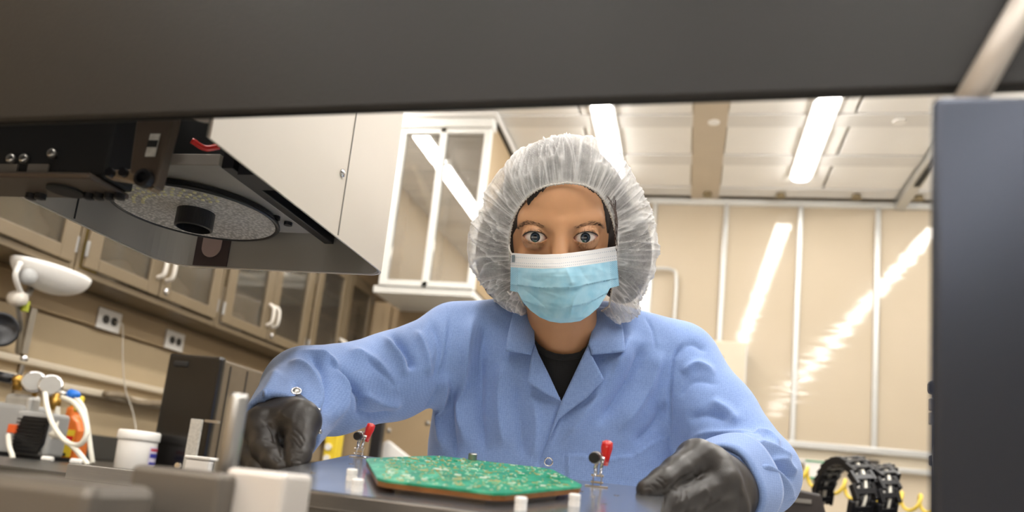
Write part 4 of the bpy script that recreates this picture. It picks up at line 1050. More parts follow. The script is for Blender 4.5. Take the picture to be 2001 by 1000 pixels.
# refine the eye region: project the nearby vertices onto the field exactly
def grad_project(P, fn, it=3):
    for _ in range(it):
        v = fn(*P.T); e = .15
        g = np.stack([(fn(P[:, 0]+e*(k == 0), P[:, 1]+e*(k == 1), P[:, 2]+e*(k == 2))-v)/e for k in range(3)], 1)
        P = P-g*(v/np.maximum((g*g).sum(1), .3))[:, None]*.8
    return P
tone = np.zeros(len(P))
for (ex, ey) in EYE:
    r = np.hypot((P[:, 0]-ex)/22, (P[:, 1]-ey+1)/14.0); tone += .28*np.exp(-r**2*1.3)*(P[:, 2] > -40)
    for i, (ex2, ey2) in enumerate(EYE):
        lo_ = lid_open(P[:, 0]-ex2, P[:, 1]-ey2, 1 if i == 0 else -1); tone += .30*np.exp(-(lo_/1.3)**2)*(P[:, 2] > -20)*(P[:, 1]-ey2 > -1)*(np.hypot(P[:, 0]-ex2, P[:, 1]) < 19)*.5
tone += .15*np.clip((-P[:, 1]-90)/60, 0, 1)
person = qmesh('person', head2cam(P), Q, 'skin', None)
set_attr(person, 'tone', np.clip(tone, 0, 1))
tag(person, 'worker in blue lab coat, white bonnet and face mask, leaning in over the plate', 'person')
ORG[person.name] = np.zeros(3)
# ------------------------------------------------------------------ eyes
def eye_material():
    m = bpy.data.materials.new('eye'); m.use_nodes = True; MATS['eye'] = m
    nt = m.node_tree; N = nt.nodes; L = nt.links; b = N['Principled BSDF']
    a = N.new('ShaderNodeAttribute'); a.attribute_name = 'rim'
    tc = N.new('ShaderNodeTexCoord'); n = N.new('ShaderNodeTexNoise'); n.inputs['Scale'].default_value = 900; L.new(tc.outputs['Object'], n.inputs['Vector'])
    ad = N.new('ShaderNodeMath'); ad.operation = 'MULTIPLY_ADD'; ad.inputs[1].default_value = .04; L.new(n.outputs['Fac'], ad.inputs[0]); L.new(a.outputs['Fac'], ad.inputs[2])
    cr = N.new('ShaderNodeValToRGB'); e = cr.color_ramp.elements
    e[0].position = 0; e[0].color = (.002, .002, .003, 1); e[1].position = 1; e[1].color = rgb('#c98f7e')
    for p, c in ((.20, '#020203'), (.23, '#343c47'), (.34, '#3b444f'), (.42, '#14181e'), (.455, '#2a2a2c'), (.48, '#d6cdc6'), (.75, '#d8c4ba')):
        x = e.new(p); x.color = rgb(c)
    L.new(ad.outputs[0], cr.inputs['Fac']); L.new(cr.outputs['Color'], b.inputs['Base Color'])
    b.inputs['Roughness'].default_value = .06; b.inputs['Coat Weight'].default_value = 1.0; b.inputs['Coat Roughness'].default_value = .02
eye_material()
for i, (ex, ey) in enumerate(EYE):
    n, m_ = 40, 64; V = []; rim = []
    for a in range(n+1):
        th = math.radians(100)*a/n
        for k in range(m_):
            q = 2*math.pi*k/m_; V.append((ex+ER*math.sin(th)*math.cos(q), ey+ER*math.sin(th)*math.sin(q), -ER+ER*math.cos(th))); rim.append(ER*math.sin(th)/13.8 if th < math.pi/2 else 1.0)
    Qe = np.array([(a*m_+k, (a+1)*m_+k, (a+1)*m_+(k+1) % m_, a*m_+(k+1) % m_) for a in range(n) for k in range(m_)])
    Qe = Qe[:, ::1]
    o = qmesh('eye', head2cam(np.array(V)), Qe, 'eye', person); set_attr(o, 'rim', rim)
# ------------------------------------------------------------------ brows and lashes
mat('brow_hair', '#3d2a1f', .6, var=.1); mat('lash', '#120d0b', .5)
def head_front(x, y):                                       # z of the skin at (x, y)
    z = np.linspace(30, -50, 161); v = head_sdf(np.full(161, float(x)), np.full(161, float(y)), z); k = np.argmax(v < 0)
    return z[k]+(z[k-1]-z[k])*(-v[k])/(v[k-1]-v[k]+1e-9) if k > 0 else z[k]
rb = random.Random(11)
def w_of(hp): return cam2w(head2cam(np.array(hp, float)))
for pts in ([(1010, 446), (1024, 437), (1042, 436), (1066, 444)], [(1180, 444), (1168, 437), (1148, 437), (1120, 446)]):
    path = bez([(*p, 0) for p in pts], 40); mb = MB()
    for k in range(170):
        i = rb.randrange(len(path)-1); f = i/(len(path)-1); c = path[i]; wd = 4.2*(1-.55*abs(f-.6)*1.4)
        s = 1 if pts[0][0] < 1095 else -1
        h0 = pxh(c[0]+rb.uniform(-2, 2), c[1]+rb.uniform(-wd, wd), 2); dx = -s*rb.uniform(2.5, 4.2); dy = rb.uniform(.2, 2.2)*(1-f*.2)-(.8 if f < .4 else 0)
        pl_ = []
        for q in (0, .5, 1): x, y = h0[0]+dx*q, h0[1]+dy*q; pl_.append(w_of((x, y, head_front(x, y)+.15+.25*q)))
        mb.tube(pl_, [.00011, .0001, .00004], 3, cap=False)
    o = mb.build('eyebrow', 'brow_hair', person); o['kind'] = 'stuff'
for i, (ex, ey) in enumerate(EYE):
    s = 1 if i == 0 else -1; mb = MB()
    def edge(t, top):
        mid = 1.2-1.6*(t*.5+.5); y = mid+(6.2*(1-abs(t+.06)**2.4) if top else -6.4*(1-abs(t-.02)**2.1)); x = t*15.6*s
        z = -ER+math.sqrt(max((ER+1.1)**2-x*x-y*y, 4)); return np.array([ex+x, ey+y, z])
    line = [edge(t, True) for t in np.linspace(-1.0, .92, 26)]
    mb.tube([w_of(p+np.array([0, .2, .35])) for p in line], [.0003+.0005*math.sin(math.pi*min(1, .25+k/30)) for k in range(26)], 6)
    for k in range(46):
        t = rb.uniform(-1, .85); p = edge(t, True); o_ = -t*s
        e1 = p+np.array([o_*-1.2*-1, 2.0, 2.6]); e2 = p+np.array([o_*2.6, 4.6+rb.uniform(-.6, .8), 4.4])
        mb.tube([w_of(p), w_of(e1), w_of(e2)], [.00013, .0001, .00003], 3, cap=False)
    for k in range(20):
        t = rb.uniform(-.85, .6); p = edge(t, False); o_ = -t*s
        mb.tube([w_of(p+np.array([0, 0, .2])), w_of(p+np.array([o_*1.0, -2.2, 1.4])), w_of(p+np.array([o_*1.8, -4.4, 1.6]))], [.00010, .00008, .00003], 3, cap=False)
    o = mb.build('eyelashes', 'lash', person); o['kind'] = 'stuff'
    # pink inner corner
    c = edge(.97, True); MB().lathe(w_of(c+np.array([-s*.6, -.6, -1.2])), cam2w(np.array([0, 0, 0.]))*0+(-FWD), [(.0014, -.001), (.0016, 0), (.0008, .0008)], 10).build('tear_duct', mat('duct_pink', '#a8665a', .25), person, smooth=True)
# ------------------------------------------------------------------ hair
mat('hair', '#241812', .45, var=.25, scale=90, stretch=(6, 1, 1))
def hair_sdf(X, Y, Z):
    d = ell(X, Y, Z, (0, 38, -97), (74.5, 95, 97))
    hl = 66-np.where(X > 0, .0105, .0125)*(X-8)**2-np.maximum(-Z-30, 0)*2.2
    d = smax(d, hl-Y, 3)
    b = ell(X, Y, Z, (2, 40, -108), (88, 86, 86))
    b = smin(b, ell(X, Y, Z, (-80, -22, -108), (36, 66, 52)), 20); b = smin(b, ell(X, Y, Z, (86, -22, -108), (38, 68, 52)), 20)
    b = smax(b, Z+58-np.maximum(np.abs(X)-66, 0)*.25, 8)
    return smin(d, b, 6)
P, Q = snet(hair_sdf, (-130, -100, -205), (136, 140, 20), 3.0)
P = smooth_pts(P, Q, 2); N_ = normals(P, Q)
P = P+N_*(1.2*ridged(P[:, 0]*.16, P[:, 1]*.02, P[:, 2]*.05))[:, None]
qmesh('hair', head2cam(P), Q, 'hair', person)
mb = MB()                                                   # loose strands at the temples
for pts in ([(1188, 385), (1196, 420), (1199, 455), (1206, 482)], [(1192, 388), (1201, 430), (1203, 465), (1204, 490)], [(1194, 395), (1198, 440), (1196, 470)], [(1030, 392), (1012, 415), (1003, 440)], [(1180, 372), (1194, 410), (1200, 440)], [(1222, 540), (1245, 552), (1262, 556)], [(1215, 520), (1240, 540), (1258, 553)]):
    for k in range(7 if pts[0][0] != 1222 and pts[0][0] != 1215 else 1):
        P3 = []
        for (x, y) in pts:
            x += rb.uniform(-3, 3); h = pxh(x, y, -30); zf_ = head_front(h[0], h[1]) if abs(h[0]) < 68 else -36; 
            if x > 1210: zf_ = -50
            P3.append(w_of((h[0], h[1], zf_+1.2)))
        mb.tube(bez(P3, 16), .00022, 4, cap=False)
o = mb.build('hair_strands', mat('strand', '#3a2418', .4), person); o['kind'] = 'stuff'
# ------------------------------------------------------------------ bouffant cap
ER_ = [(1108, 357, -1), (1145, 363, -3), (1172, 381, -9), (1190, 410, -18), (1201, 445, -28), (1205, 480, -37), (1203, 520, -48), (1197, 560, -60), (1190, 598, -72)]
EB_ = [(1190, 598, -72), (1165, 612, -120), (1100, 625, -165), (1045, 612, -120), (1022, 596, -72)]
EL_ = [(1022, 596, -72), (1006, 560, -60), (999, 520, -48), (995, 482, -37), (999, 445, -28), (1010, 412, -18), (1034, 382, -9), (1066, 364, -3), (1108, 357, -1)]
SR_ = [(1110, 264, -58), (1150, 268, -60), (1182, 281, -63), (1212, 306, -66), (1234, 340, -72), (1257, 378, -78), (1276, 425, -82), (1285, 478, -84), (1279, 528, -84), (1263, 562, -84), (1247, 588, -84), (1252, 606, -80), (1233, 626, -78), (1202, 630, -78)]
SB_ = [(1202, 630, -78), (1175, 618, -130), (1100, 632, -180), (1050, 606, -130), (1021, 612, -80)]
SL_ = [(1021, 612, -80), (985, 600, -82), (948, 562, -84), (923, 522, -84), (915, 482, -84), (921, 442, -82), (940, 413, -80), (950, 382, -77), (966, 350, -73), (990, 319, -68), (1016, 298, -65), (1045, 280, -62), (1078, 267, -59), (1110, 264, -58)]
def resamp(L, n):
    P_ = np.array(bez([pxh(*p) for p in L], 200)); s = np.r_[0, np.cumsum(np.linalg.norm(np.diff(P_, axis=0), axis=1))]; t = np.linspace(0, s[-1], n+1)[:-1]
    return np.stack([np.interp(t, s, P_[:, k]) for k in range(3)], 1)
NS = (300, 90, 300)
E_ = np.concatenate([resamp(l, n) for l, n in zip((ER_, EB_, EL_), NS)]); S_ = np.concatenate([resamp(l, n) for l, n in zip((SR_, SB_, SL_), NS)])
nth = len(E_); th = np.arange(nth)/nth*2*math.pi
rows = []; crz = []; nt1, nt2 = 80, 34
apex = np.array([5., 20, -205]); ct = np.array([3., 15, -80])
ux, uy = np.cos(th)*6, np.sin(th)*6
for i in range(nt1+1):
    t = i/nt1; s = math.sin(math.pi/2*t)**.9; c_ = 1-math.cos(math.pi/2*t)
    P_ = E_*(1-s)+S_*s; P_[:, 2] = E_[:, 2]+(S_[:, 2]-E_[:, 2])*c_+11*math.sin(math.pi*min(t*1.15, 1))**.9
    warp = vnoise(ux*1.3, uy*1.3, np.full(nth, t*2.5))*1.2
    g = ridged(ux*6.5+warp*.5, uy*6.5, np.full(nth, t*.7+3))            # fine radial gathers
    tw = th+.25*vnoise(ux*.35, uy*.35, np.full(nth, 4.))*t*2; b_ = ridged(np.cos(tw)*16, np.sin(tw)*16, np.full(nth, t*1.1+9))        # broad creases
    tw2 = th-.5*t*vnoise(ux*.5, uy*.5, np.full(nth, 8.))-.3*t; c2 = ridged(np.cos(tw2)*7, np.sin(tw2)*7, np.full(nth, t*2.0+20))       # diagonal creases
    ga = 3.0*math.exp(-t*2.6)*min(1, t*9+.15)
    amp = max(math.sin(math.pi*min(1, t*.96+.04)), .45*t)
    dsp = g*ga+np.maximum(b_, -.2)**3*4.2*amp+np.maximum(c2, 0)**3*5.0*amp
    out = P_-ct; out /= np.linalg.norm(out, axis=1, keepdims=True); rows.append(P_+out*(dsp-.6)[:, None])
    crz.append(np.clip(np.maximum(b_, 0)**9*.5+np.maximum(c2, 0)**10*.55+np.maximum(g, 0)**5*.45*math.exp(-t*2.0)+.5*math.exp(-(t/.03)**2), 0, 1))
for i in range(1, nt2+1):
    t = i/nt2; P_ = apex+(S_-apex)*math.cos(math.pi/2*t); P_[:, 2] = S_[:, 2]+(apex[2]-S_[:, 2])*math.sin(math.pi/2*t)
    k = max(0, 1-t*3); o_ = P_-ct; o_ /= np.linalg.norm(o_, axis=1, keepdims=True); rows.append(P_+(rows[nt1]-S_)*k); crz.append(crz[nt1]*k)
V = np.concatenate(rows); CR = np.concatenate(crz); nr_ = len(rows)
Qc = np.array([(i*nth+k, i*nth+(k+1) % nth, (i+1)*nth+(k+1) % nth, (i+1)*nth+k) for i in range(nr_-1) for k in range(nth)])[:, ::-1]
def cap_material():
    m = bpy.data.materials.new('bonnet'); m.use_nodes = True; MATS['bonnet'] = m
    nt = m.node_tree; N = nt.nodes; L = nt.links; N.remove(N['Principled BSDF']); out = N['Material Output']
    a = N.new('ShaderNodeAttribute'); a.attribute_name = 'crease'
    tc = N.new('ShaderNodeTexCoord')
    n = N.new('ShaderNodeTexNoise'); n.inputs['Scale'].default_value = 30; n.inputs['Detail'].default_value = 7; n.inputs['Roughness'].default_value = .65; L.new(tc.outputs['Object'], n.inputs['Vector'])
    n2 = N.new('ShaderNodeTexNoise'); n2.inputs['Scale'].default_value = 650; n2.inputs['Detail'].default_value = 2; L.new(tc.outputs['Object'], n2.inputs['Vector'])
    m1 = N.new('ShaderNodeMapRange'); m1.inputs['From Min'].default_value = .3; m1.inputs['From Max'].default_value = .72; m1.inputs['To Min'].default_value = .20; m1.inputs['To Max'].default_value = .74; L.new(n.outputs['Fac'], m1.inputs['Value'])
    m2 = N.new('ShaderNodeMath'); m2.operation = 'MULTIPLY_ADD'; m2.inputs[1].default_value = .24; m2.inputs[2].default_value = -.12; L.new(n2.outputs['Fac'], m2.inputs[0])
    s1 = N.new('ShaderNodeMath'); s1.operation = 'ADD'; L.new(m1.outputs[0], s1.inputs[0]); L.new(m2.outputs[0], s1.inputs[1])
    s2 = N.new('ShaderNodeMath'); s2.operation = 'ADD'; s2.use_clamp = True; L.new(s1.outputs[0], s2.inputs[0]); L.new(a.outputs['Fac'], s2.inputs[1])
    d = N.new('ShaderNodeBsdfDiffuse'); d.inputs['Color'].default_value = (.86, .85, .84, 1); tl = N.new('ShaderNodeBsdfTranslucent'); tl.inputs['Color'].default_value = (.86, .85, .84, 1)
    mx = N.new('ShaderNodeMixShader'); mx.inputs['Fac'].default_value = .3; L.new(d.outputs[0], mx.inputs[1]); L.new(tl.outputs[0], mx.inputs[2])
    tr = N.new('ShaderNodeBsdfTransparent'); m3 = N.new('ShaderNodeMixShader'); L.new(s2.outputs[0], m3.inputs['Fac']); L.new(tr.outputs[0], m3.inputs[1]); L.new(mx.outputs[0], m3.inputs[2])
    L.new(m3.outputs[0], out.inputs['Surface'])
cap_material()
capo = qmesh('bouffant_cap', head2cam(V), Qc, 'bonnet', person); set_attr(capo, 'crease', CR)
pe = [cam2w(head2cam(E_[k]+np.array([0, 0, 1.0])+.5*np.array([math.sin(k*1.7), math.cos(k*1.3), math.sin(k*2.1)]))) for k in range(0, nth, 2)]
mb = MB().tube(pe, [.0013+.0005*math.sin(k*1.9) for k in range(len(pe))], 8, closed=True)
mb.build('elastic_band', mat('elastic', '#d8d3cc', .8, var=.15, scale=900), capo, smooth=True)
# ------------------------------------------------------------------ face mask
top_ = [(998, 494), (1030, 496), (1060, 497), (1095, 496), (1130, 492), (1165, 487), (1204, 481)]
bot_ = [(997, 568), (1012, 571), (1022, 590), (1036, 606), (1055, 620), (1074, 628), (1095, 631), (1116, 630), (1134, 627), (1152, 616), (1170, 600), (1184, 578), (1192, 563), (1210, 558)]
nu, nv = 150, 90
tx, ty = np.array(top_).T; bx_, by_ = np.array(bot_).T
VM = []; UVm = []; pxy = []
for j in range(nv+1):
    v = j/nv; xl_ = 998-1*v; xr_ = 1204+6*v
    for i in range(nu+1):
        u = i/nu; x = xl_+(xr_-xl_)*u; y0 = np.interp(x, tx, ty); y1 = np.interp(x, bx_, by_); y = y0+(y1-y0)*v; pxy.append((x, y)); UVm.append((u, y-y0, v, x))
pxy = np.array(pxy); UVm = np.array(UVm)
def mask_z(x, y):
    zc = np.interp(-y, [15, 22, 35, 46, 60, 80, 98, 108], [13, 18, 28, 32, 32, 29, 22, 12])
    p = np.interp(-y, [15, 40, 100], [1.55, 1.75, 1.9])
    xx = np.abs(x-1.5)
    return zc-(xx/66)**p*(zc+31)
zz = np.zeros(len(pxy))
for it in range(6):
    H = np.array([pxh(a, b, z) for (a, b), z in zip(pxy, zz)]); zz = mask_z(H[:, 0], H[:, 1])
pl1 = np.interp(pxy[:, 0], [998, 1060, 1125, 1145, 1210], [556, 563, 562, 556, 543]); pl2 = np.interp(pxy[:, 0], [998, 1050, 1095, 1150, 1210], [578, 598, 604, 592, 560])
def pleat(y, l, a): e = y-l; return a*np.where(e < 0, np.clip(1+e/26, 0, 1), np.clip(-.35*(1-e/18), -.35, 0))
zz += pleat(pxy[:, 1], pl1, 2.6)+pleat(pxy[:, 1], pl2, 2.0)
zz += 1000*strokes(pxy[:, 0], pxy[:, 1], [([(1104, 520), (1113, 540), (1120, 560)], 7, 2.4), ([(1130, 518), (1142, 540), (1160, 556)], 7, -1.6), ([(1140, 560), (1122, 585), (1114, 622)], 3.5, 2.2), ([(1020, 562), (1050, 585), (1085, 618)], 3, -1.6), ([(1040, 560), (1070, 572), (1095, 580)], 4, 1.5), ([(1180, 570), (1150, 595), (1130, 622)], 4, -1.6), ([(1060, 592), (1080, 598), (1100, 604)], 3, -1.0), ([(1050, 605), (1066, 618), (1080, 628)], 3, 1.2), ([(1015, 540), (1040, 548), (1070, 550)], 5, -1.0), ([(1010, 530), (1050, 534), (1100, 530)], 7, .9), ([(1160, 520), (1180, 530), (1200, 535)], 5, 1.0)])
zz += .35*vnoise(pxy[:, 0]*.09, pxy[:, 1]*.12, pxy[:, 1]*0)
H = np.array([pxh(a, b, z) for (a, b), z in zip(pxy, zz)])
Qm = np.array([(j*(nu+1)+i, (j+1)*(nu+1)+i, (j+1)*(nu+1)+i+1, j*(nu+1)+i+1) for j in range(nv) for i in range(nu)])
def mask_material():
    m = bpy.data.materials.new('mask_cloth'); m.use_nodes = True; MATS['mask_cloth'] = m
    nt = m.node_tree; N = nt.nodes; L = nt.links; b = N['Principled BSDF']
    def at(n): a = N.new('ShaderNodeAttribute'); a.attribute_name = n; return a.outputs['Fac']
    def mth(op, a, b_=None, c=None):
        q = N.new('ShaderNodeMath'); q.operation = op
        for i, x in enumerate((a, b_, c)):
            if x is None: continue
            if isinstance(x, (int, float)): q.inputs[i].default_value = x
            else: L.new(x, q.inputs[i])
        return q.outputs[0]
    down, xx, u = at('down'), at('xpx'), at('u')
    tc = N.new('ShaderNodeTexCoord'); nz = N.new('ShaderNodeTexNoise'); nz.inputs['Scale'].default_value = 60; nz.inputs['Detail'].default_value = 5; L.new(tc.outputs['Object'], nz.inputs['Vector'])
    edge = mth('ADD', down, mth('MULTIPLY', nz.outputs['Fac'], 1.2))
    isb = mth('GREATER_THAN', edge, 28.5)
    cr = N.new('ShaderNodeValToRGB'); cr.color_ramp.elements[0].color = rgb('#98cfe8'); cr.color_ramp.elements[1].color = rgb('#b9e3f5'); cr.color_ramp.elements[0].position = .3; cr.color_ramp.elements[1].position = .7; L.new(nz.outputs['Fac'], cr.inputs['Fac'])
    mix = N.new('ShaderNodeMix'); mix.data_type = 'RGBA'; L.new(isb, mix.inputs['Factor']); mix.inputs['A'].default_value = rgb('#e9e9ea'); L.new(cr.outputs['Color'], mix.inputs['B'])
    # welded dots: three rows in the white band, a lattice on both side panels
    dots = mth('GREATER_THAN', mth('SINE', mth('MULTIPLY', xx, 1.65)), .35)
    rows_ = None
    for r in (8, 18.5, 24): 
        g = mth('LESS_THAN', mth('ABSOLUTE', mth('SUBTRACT', down, r)), .8); rows_ = g if rows_ is None else mth('MAXIMUM', rows_, g)
    side = mth('GREATER_THAN', mth('ABSOLUTE', mth('SUBTRACT', u, .5)), .428)
    lat = mth('GREATER_THAN', mth('MULTIPLY', mth('SINE', mth('MULTIPLY', xx, 1.9)), mth('SINE', mth('MULTIPLY', down, 1.7))), .3)
    k = mth('MAXIMUM', mth('MULTIPLY', mth('MULTIPLY', dots, rows_), .55), mth('MULTIPLY', mth('MULTIPLY', mth('MULTIPLY', side, lat), isb), .6))
    mix2 = N.new('ShaderNodeMix'); mix2.data_type = 'RGBA'; L.new(k, mix2.inputs['Factor']); L.new(mix.outputs['Result'], mix2.inputs['A']); mix2.inputs['B'].default_value = rgb('#5f86a6')
    L.new(mix2.outputs['Result'], b.inputs['Base Color']); b.inputs['Roughness'].default_value = .6; b.inputs['Specular IOR Level'].default_value = .25
    b.inputs['Subsurface Weight'].default_value = 0
mask_material()
mko = qmesh('face_mask', head2cam(H), Qm, 'mask_cloth', person)
set_attr(mko, 'down', UVm[:, 1]); set_attr(mko, 'xpx', UVm[:, 3]); set_attr(mko, 'u', UVm[:, 0])
md = mko.modifiers.new('solid', 'SOLIDIFY'); md.thickness = .0008; md.offset = -1
def hw(px, py, z): return cam2w(head2cam(pxh(px, py, z)))
MB().tube(bez([hw(1002, 500, -26), hw(996, 488, -30), hw(994, 470, -40), hw(990, 465, -60)], 16), .0011, 8).build('ear_loop', mat('loop_white', '#e6e2dc', .7), mko, smooth=True)
MB().tube(bez([hw(1203, 486, -26), hw(1207, 476, -32), hw(1209, 462, -42), hw(1212, 455, -62)], 16), .0011, 8).build('ear_loop', 'loop_white', mko, smooth=True)
MB().tube(bez([hw(1003, 566, -26), hw(998, 575, -36), hw(992, 570, -55)], 12), .0011, 8).build('ear_loop', 'loop_white', mko, smooth=True)
q0, q1 = hw(1000, 498, -24), hw(1006, 498, -22); q2 = hw(1000, 512, -24)
MB().obox(q0, q1-q0, q2-q0, -FWD*.0006).build('nose_clip_end', mat('clip_grey', '#7f8b92', .5), mko)
# ------------------------------------------------------------------ lab coat
ROW = np.array([(560, 960, 1235), (600, 940, 1262), (640, 905, 1300), (700, 868, 1335), (780, 850, 1332), (860, 838, 1322), (1000, 832, 1312), (1200, 815, 1315), (1700, 790, 1330)], float)
DT = 1.132
rb_ = -(ROW[:, 0]-PY)/F*DT; rl_ = (ROW[:, 1]-PX)/F*DT; rr_ = (ROW[:, 2]-PX)/F*DT
def torso_sdf(X, Y, Z):
    l = np.interp(Y, rb_[::-1], rl_[::-1]); r = np.interp(Y, rb_[::-1], rr_[::-1])
    lean = np.interp(Y, [-.6, -.25, 0, .08], [.06, .0, .0, .01])
    c = (l+r)/2; hw_ = (r-l)/2; hd_ = np.interp(Y, [-.6, -.25, -.1, .0, .06], [.12, .105, .104, .095, .06])
    x = np.abs(X-c)/hw_; z = np.abs(Z-DT-lean)/hd_
    d = ((x**2.6+z**2.6)**(1/2.6)-1)*np.minimum(hw_, hd_)
    return d
TR = [(Kc(1010, 648, 1.125), Kc(893, 660, 1.11), .050, .050), (Kc(1175, 655, 1.13), Kc(1318, 702, 1.12), .050, .055)]
LA = [Kc(888, 684, 1.10), Kc(765, 735, 1.045), Kc(650, 762, .975), Kc(600, 764, .945)]; LAR = [.059, .0575, .0545, .0525]
LC = Kc(546, 842, .822); LE = LA[3]; LD = (LC-LE)/np.linalg.norm(LC-LE)
RA = [Kc(1328, 722, 1.115), Kc(1395, 815, 1.06), Kc(1476, 925, .985)]; RAR = [.058, .0565, .0535]
RC = Kc(1400, 958, .842); RE = RA[2]; RD = (RC-RE)/np.linalg.norm(RC-RE)
def lsleeve(X, Y, Z):
    pl_ = (X-LC[0])*LD[0]+(Y-LC[1])*LD[1]+(Z-LC[2])*LD[2]
    return np.maximum(cone(X, Y, Z, LE, LC+LD*.03, .0525, .0395), pl_), pl_
def rsleeve(X, Y, Z):
    pl_ = (X-RC[0])*RD[0]+(Y-RC[1])*RD[1]+(Z-RC[2])*RD[2]
    return np.maximum(cone(X, Y, Z, RE, RC+RD*.03, .053, .043), pl_), pl_
def coat_sdf(X, Y, Z):
    d = torso_sdf(X, Y, Z); top = Y-.022
    d = smax(d, top, .05)
    for a, b, ra, rb2 in TR: d = smin(d, cone(X, Y, Z, a, b, ra, rb2), .03)
    L_ = None
    for i in range(3):
        q = cone(X, Y, Z, LA[i], LA[i+1], LAR[i], LAR[i+1]); L_ = q if L_ is None else smin(L_, q, .012)
    s, p = lsleeve(X, Y, Z); L_ = smin(L_, s, .012)
    L_ = np.maximum(L_, -np.maximum(cone(X, Y, Z, LC-LD*.085, LC+LD*.03, .037, .0365), -(p+.07)))
    R_ = None
    for i in range(2):
        q = cone(X, Y, Z, RA[i], RA[i+1], RAR[i], RAR[i+1]); R_ = q if R_ is None else smin(R_, q, .015)
    s, p = rsleeve(X, Y, Z); R_ = smin(R_, s, .012)
    # turned-back cuff
    R_ = np.maximum(R_, -np.maximum(cone(X, Y, Z, RC-RD*.085, RC+RD*.03, .0405, .040), -(p+.07)))
    d = smin(d, L_, .022); d = smin(d, R_, .022)
    return d
hc = .0024
P, Q = snet(coat_sdf, (-.305, -.42, .775), (.385, .085, 1.25), hc)
P = smooth_pts(P, Q, 2, .5)
N_ = normals(P, Q); px_, py_ = c2px(P); face = np.clip(-(N_*P).sum(1)/np.linalg.norm(P, axis=1)*4, 0, 1)
FOLDS = [
 # raised sleeve (her right arm)
 ([(583, 683), (646, 705), (664, 745), (664, 785), (646, 838)], 9, 6.5), ([(600, 690), (632, 722), (640, 765), (634, 815)], 8, -4.5),
 ([(560, 705), (600, 722), (622, 765), (622, 810)], 8, 4), ([(625, 684), (672, 738), (702, 772), (706, 812)], 9, -6), ([(676, 682), (735, 712), (783, 770)], 13, 5),
 ([(700, 690), (752, 735), (775, 760)], 9, -3.5), ([(762, 645), (797, 692), (806, 726)], 9, -5), ([(745, 652), (782, 700), (790, 740)], 10, 4), ([(700, 768), (742, 786), (790, 790)], 11, 4.5), ([(690, 800), (730, 812), (775, 805)], 9, -3.5),
 ([(545, 720), (530, 755), (505, 790)], 12, 3), ([(575, 740), (590, 770), (612, 800)], 9, -2.5), ([(812, 640), (832, 690), (838, 740)], 10, 3), ([(840, 620), (858, 680), (850, 760)], 10, -3),
 ([(880, 598), (876, 650), (868, 710), (846, 775), (824, 806)], 3.2, -3.2),
 # front left
 ([(930, 605), (908, 690), (900, 790), (912, 880)], 15, 5), ([(955, 620), (940, 700), (935, 800), (950, 900)], 13, -5), ([(985, 700), (975, 780), (985, 880)], 15, 4), ([(1010, 730), (1015, 820), (1025, 905)], 13, -3), ([(870, 720), (862, 800), (868, 890)], 12, 4), ([(885, 740), (884, 820), (890, 900)], 10, -3),
 ([(1040, 770), (1048, 830), (1040, 900)], 12, 2.5),
 # front right
 ([(1240, 640), (1195, 725), (1140, 810), (1095, 870)], 16, 5), ([(1262, 660), (1228, 745), (1165, 835)], 14, -5), ([(1295, 680), (1262, 765), (1205, 850)], 15, 4), ([(1300, 780), (1280, 830), (1235, 870)], 13, -3.5), ([(1205, 700), (1175, 760), (1130, 800)], 10, -3),
 ([(1345, 662), (1322, 690), (1311, 730), (1308, 800), (1310, 872)], 3.4, -4),
 # lowered sleeve (her left arm)
 ([(1318, 700), (1350, 672), (1385, 690)], 9, -3), ([(1330, 730), (1362, 712), (1400, 735)], 11, 3.5), ([(1325, 780), (1355, 745), (1410, 750)], 9, -2.8), ([(1340, 860), (1390, 846), (1450, 850), (1492, 862)], 9, 4), ([(1370, 872), (1430, 862), (1485, 876)], 8, -4.5),
 ([(1440, 872), (1500, 880), (1545, 905)], 9, 6), ([(1445, 895), (1505, 905), (1552, 938)], 8, -6), ([(1470, 905), (1520, 935), (1550, 985)], 9, 5.5), ([(1500, 900), (1530, 905), (1556, 930)], 8, 4), ([(1470, 850), (1500, 852), (1522, 880)], 9, 4.5), ([(1385, 780), (1420, 800), (1445, 830)], 12, 2.5), ([(1340, 820), (1380, 810), (1430, 820)], 12, -2.5),
 # placket edge
 ([(1098, 780), (1085, 820), (1070, 862), (1056, 900), (1050, 935)], 3.2, -3.0), ([(1106, 785), (1093, 825), (1078, 865), (1064, 905)], 5, 1.6),
 ([(1258, 615), (1275, 645), (1283, 690)], 3, -1.5),
]
pocket = [(1108, 889), (1140, 890), (1175, 894), (1205, 893), (1235, 889), (1262, 873), (1285, 858), (1305, 851), (1306, 990), (1108, 990)]
dsp = strokes(px_, py_, [(a, w*.8, h*(2.0 if a[0][0] < 800 or a[0][0] > 1400 else (2.6 if w > 9 else 1.5))) for a, w, h in FOLDS])
dsp += .0012*vnoise(px_*.022, py_*.012, P[:, 2]*9)+.0006*vnoise(px_*.05, py_*.05, P[:, 2]*20)
dsp += .0034*inpoly(px_, py_, pocket)+strokes(px_, py_, [([(1108, 889), (1140, 890), (1175, 894), (1205, 893), (1235, 889), (1262, 873), (1285, 858), (1305, 851)], 3.5, 1.6)])
P = P+N_*(dsp*face)[:, None]
# the V opening at the neck
VOP = [(1036, 560), (1042, 617), (1044, 668), (1047, 690), (1072, 738), (1098, 781), (1124, 728), (1152, 672), (1168, 600), (1172, 560)]
kill = inpoly(px_, py_, VOP) & (P[:, 2] < 1.16) & (N_[:, 2] < .35)
keep = ~kill[Q].any(1); Q = Q[keep]
coat = qmesh('lab_coat', P, Q, 'coat_blue', person, flip=True)
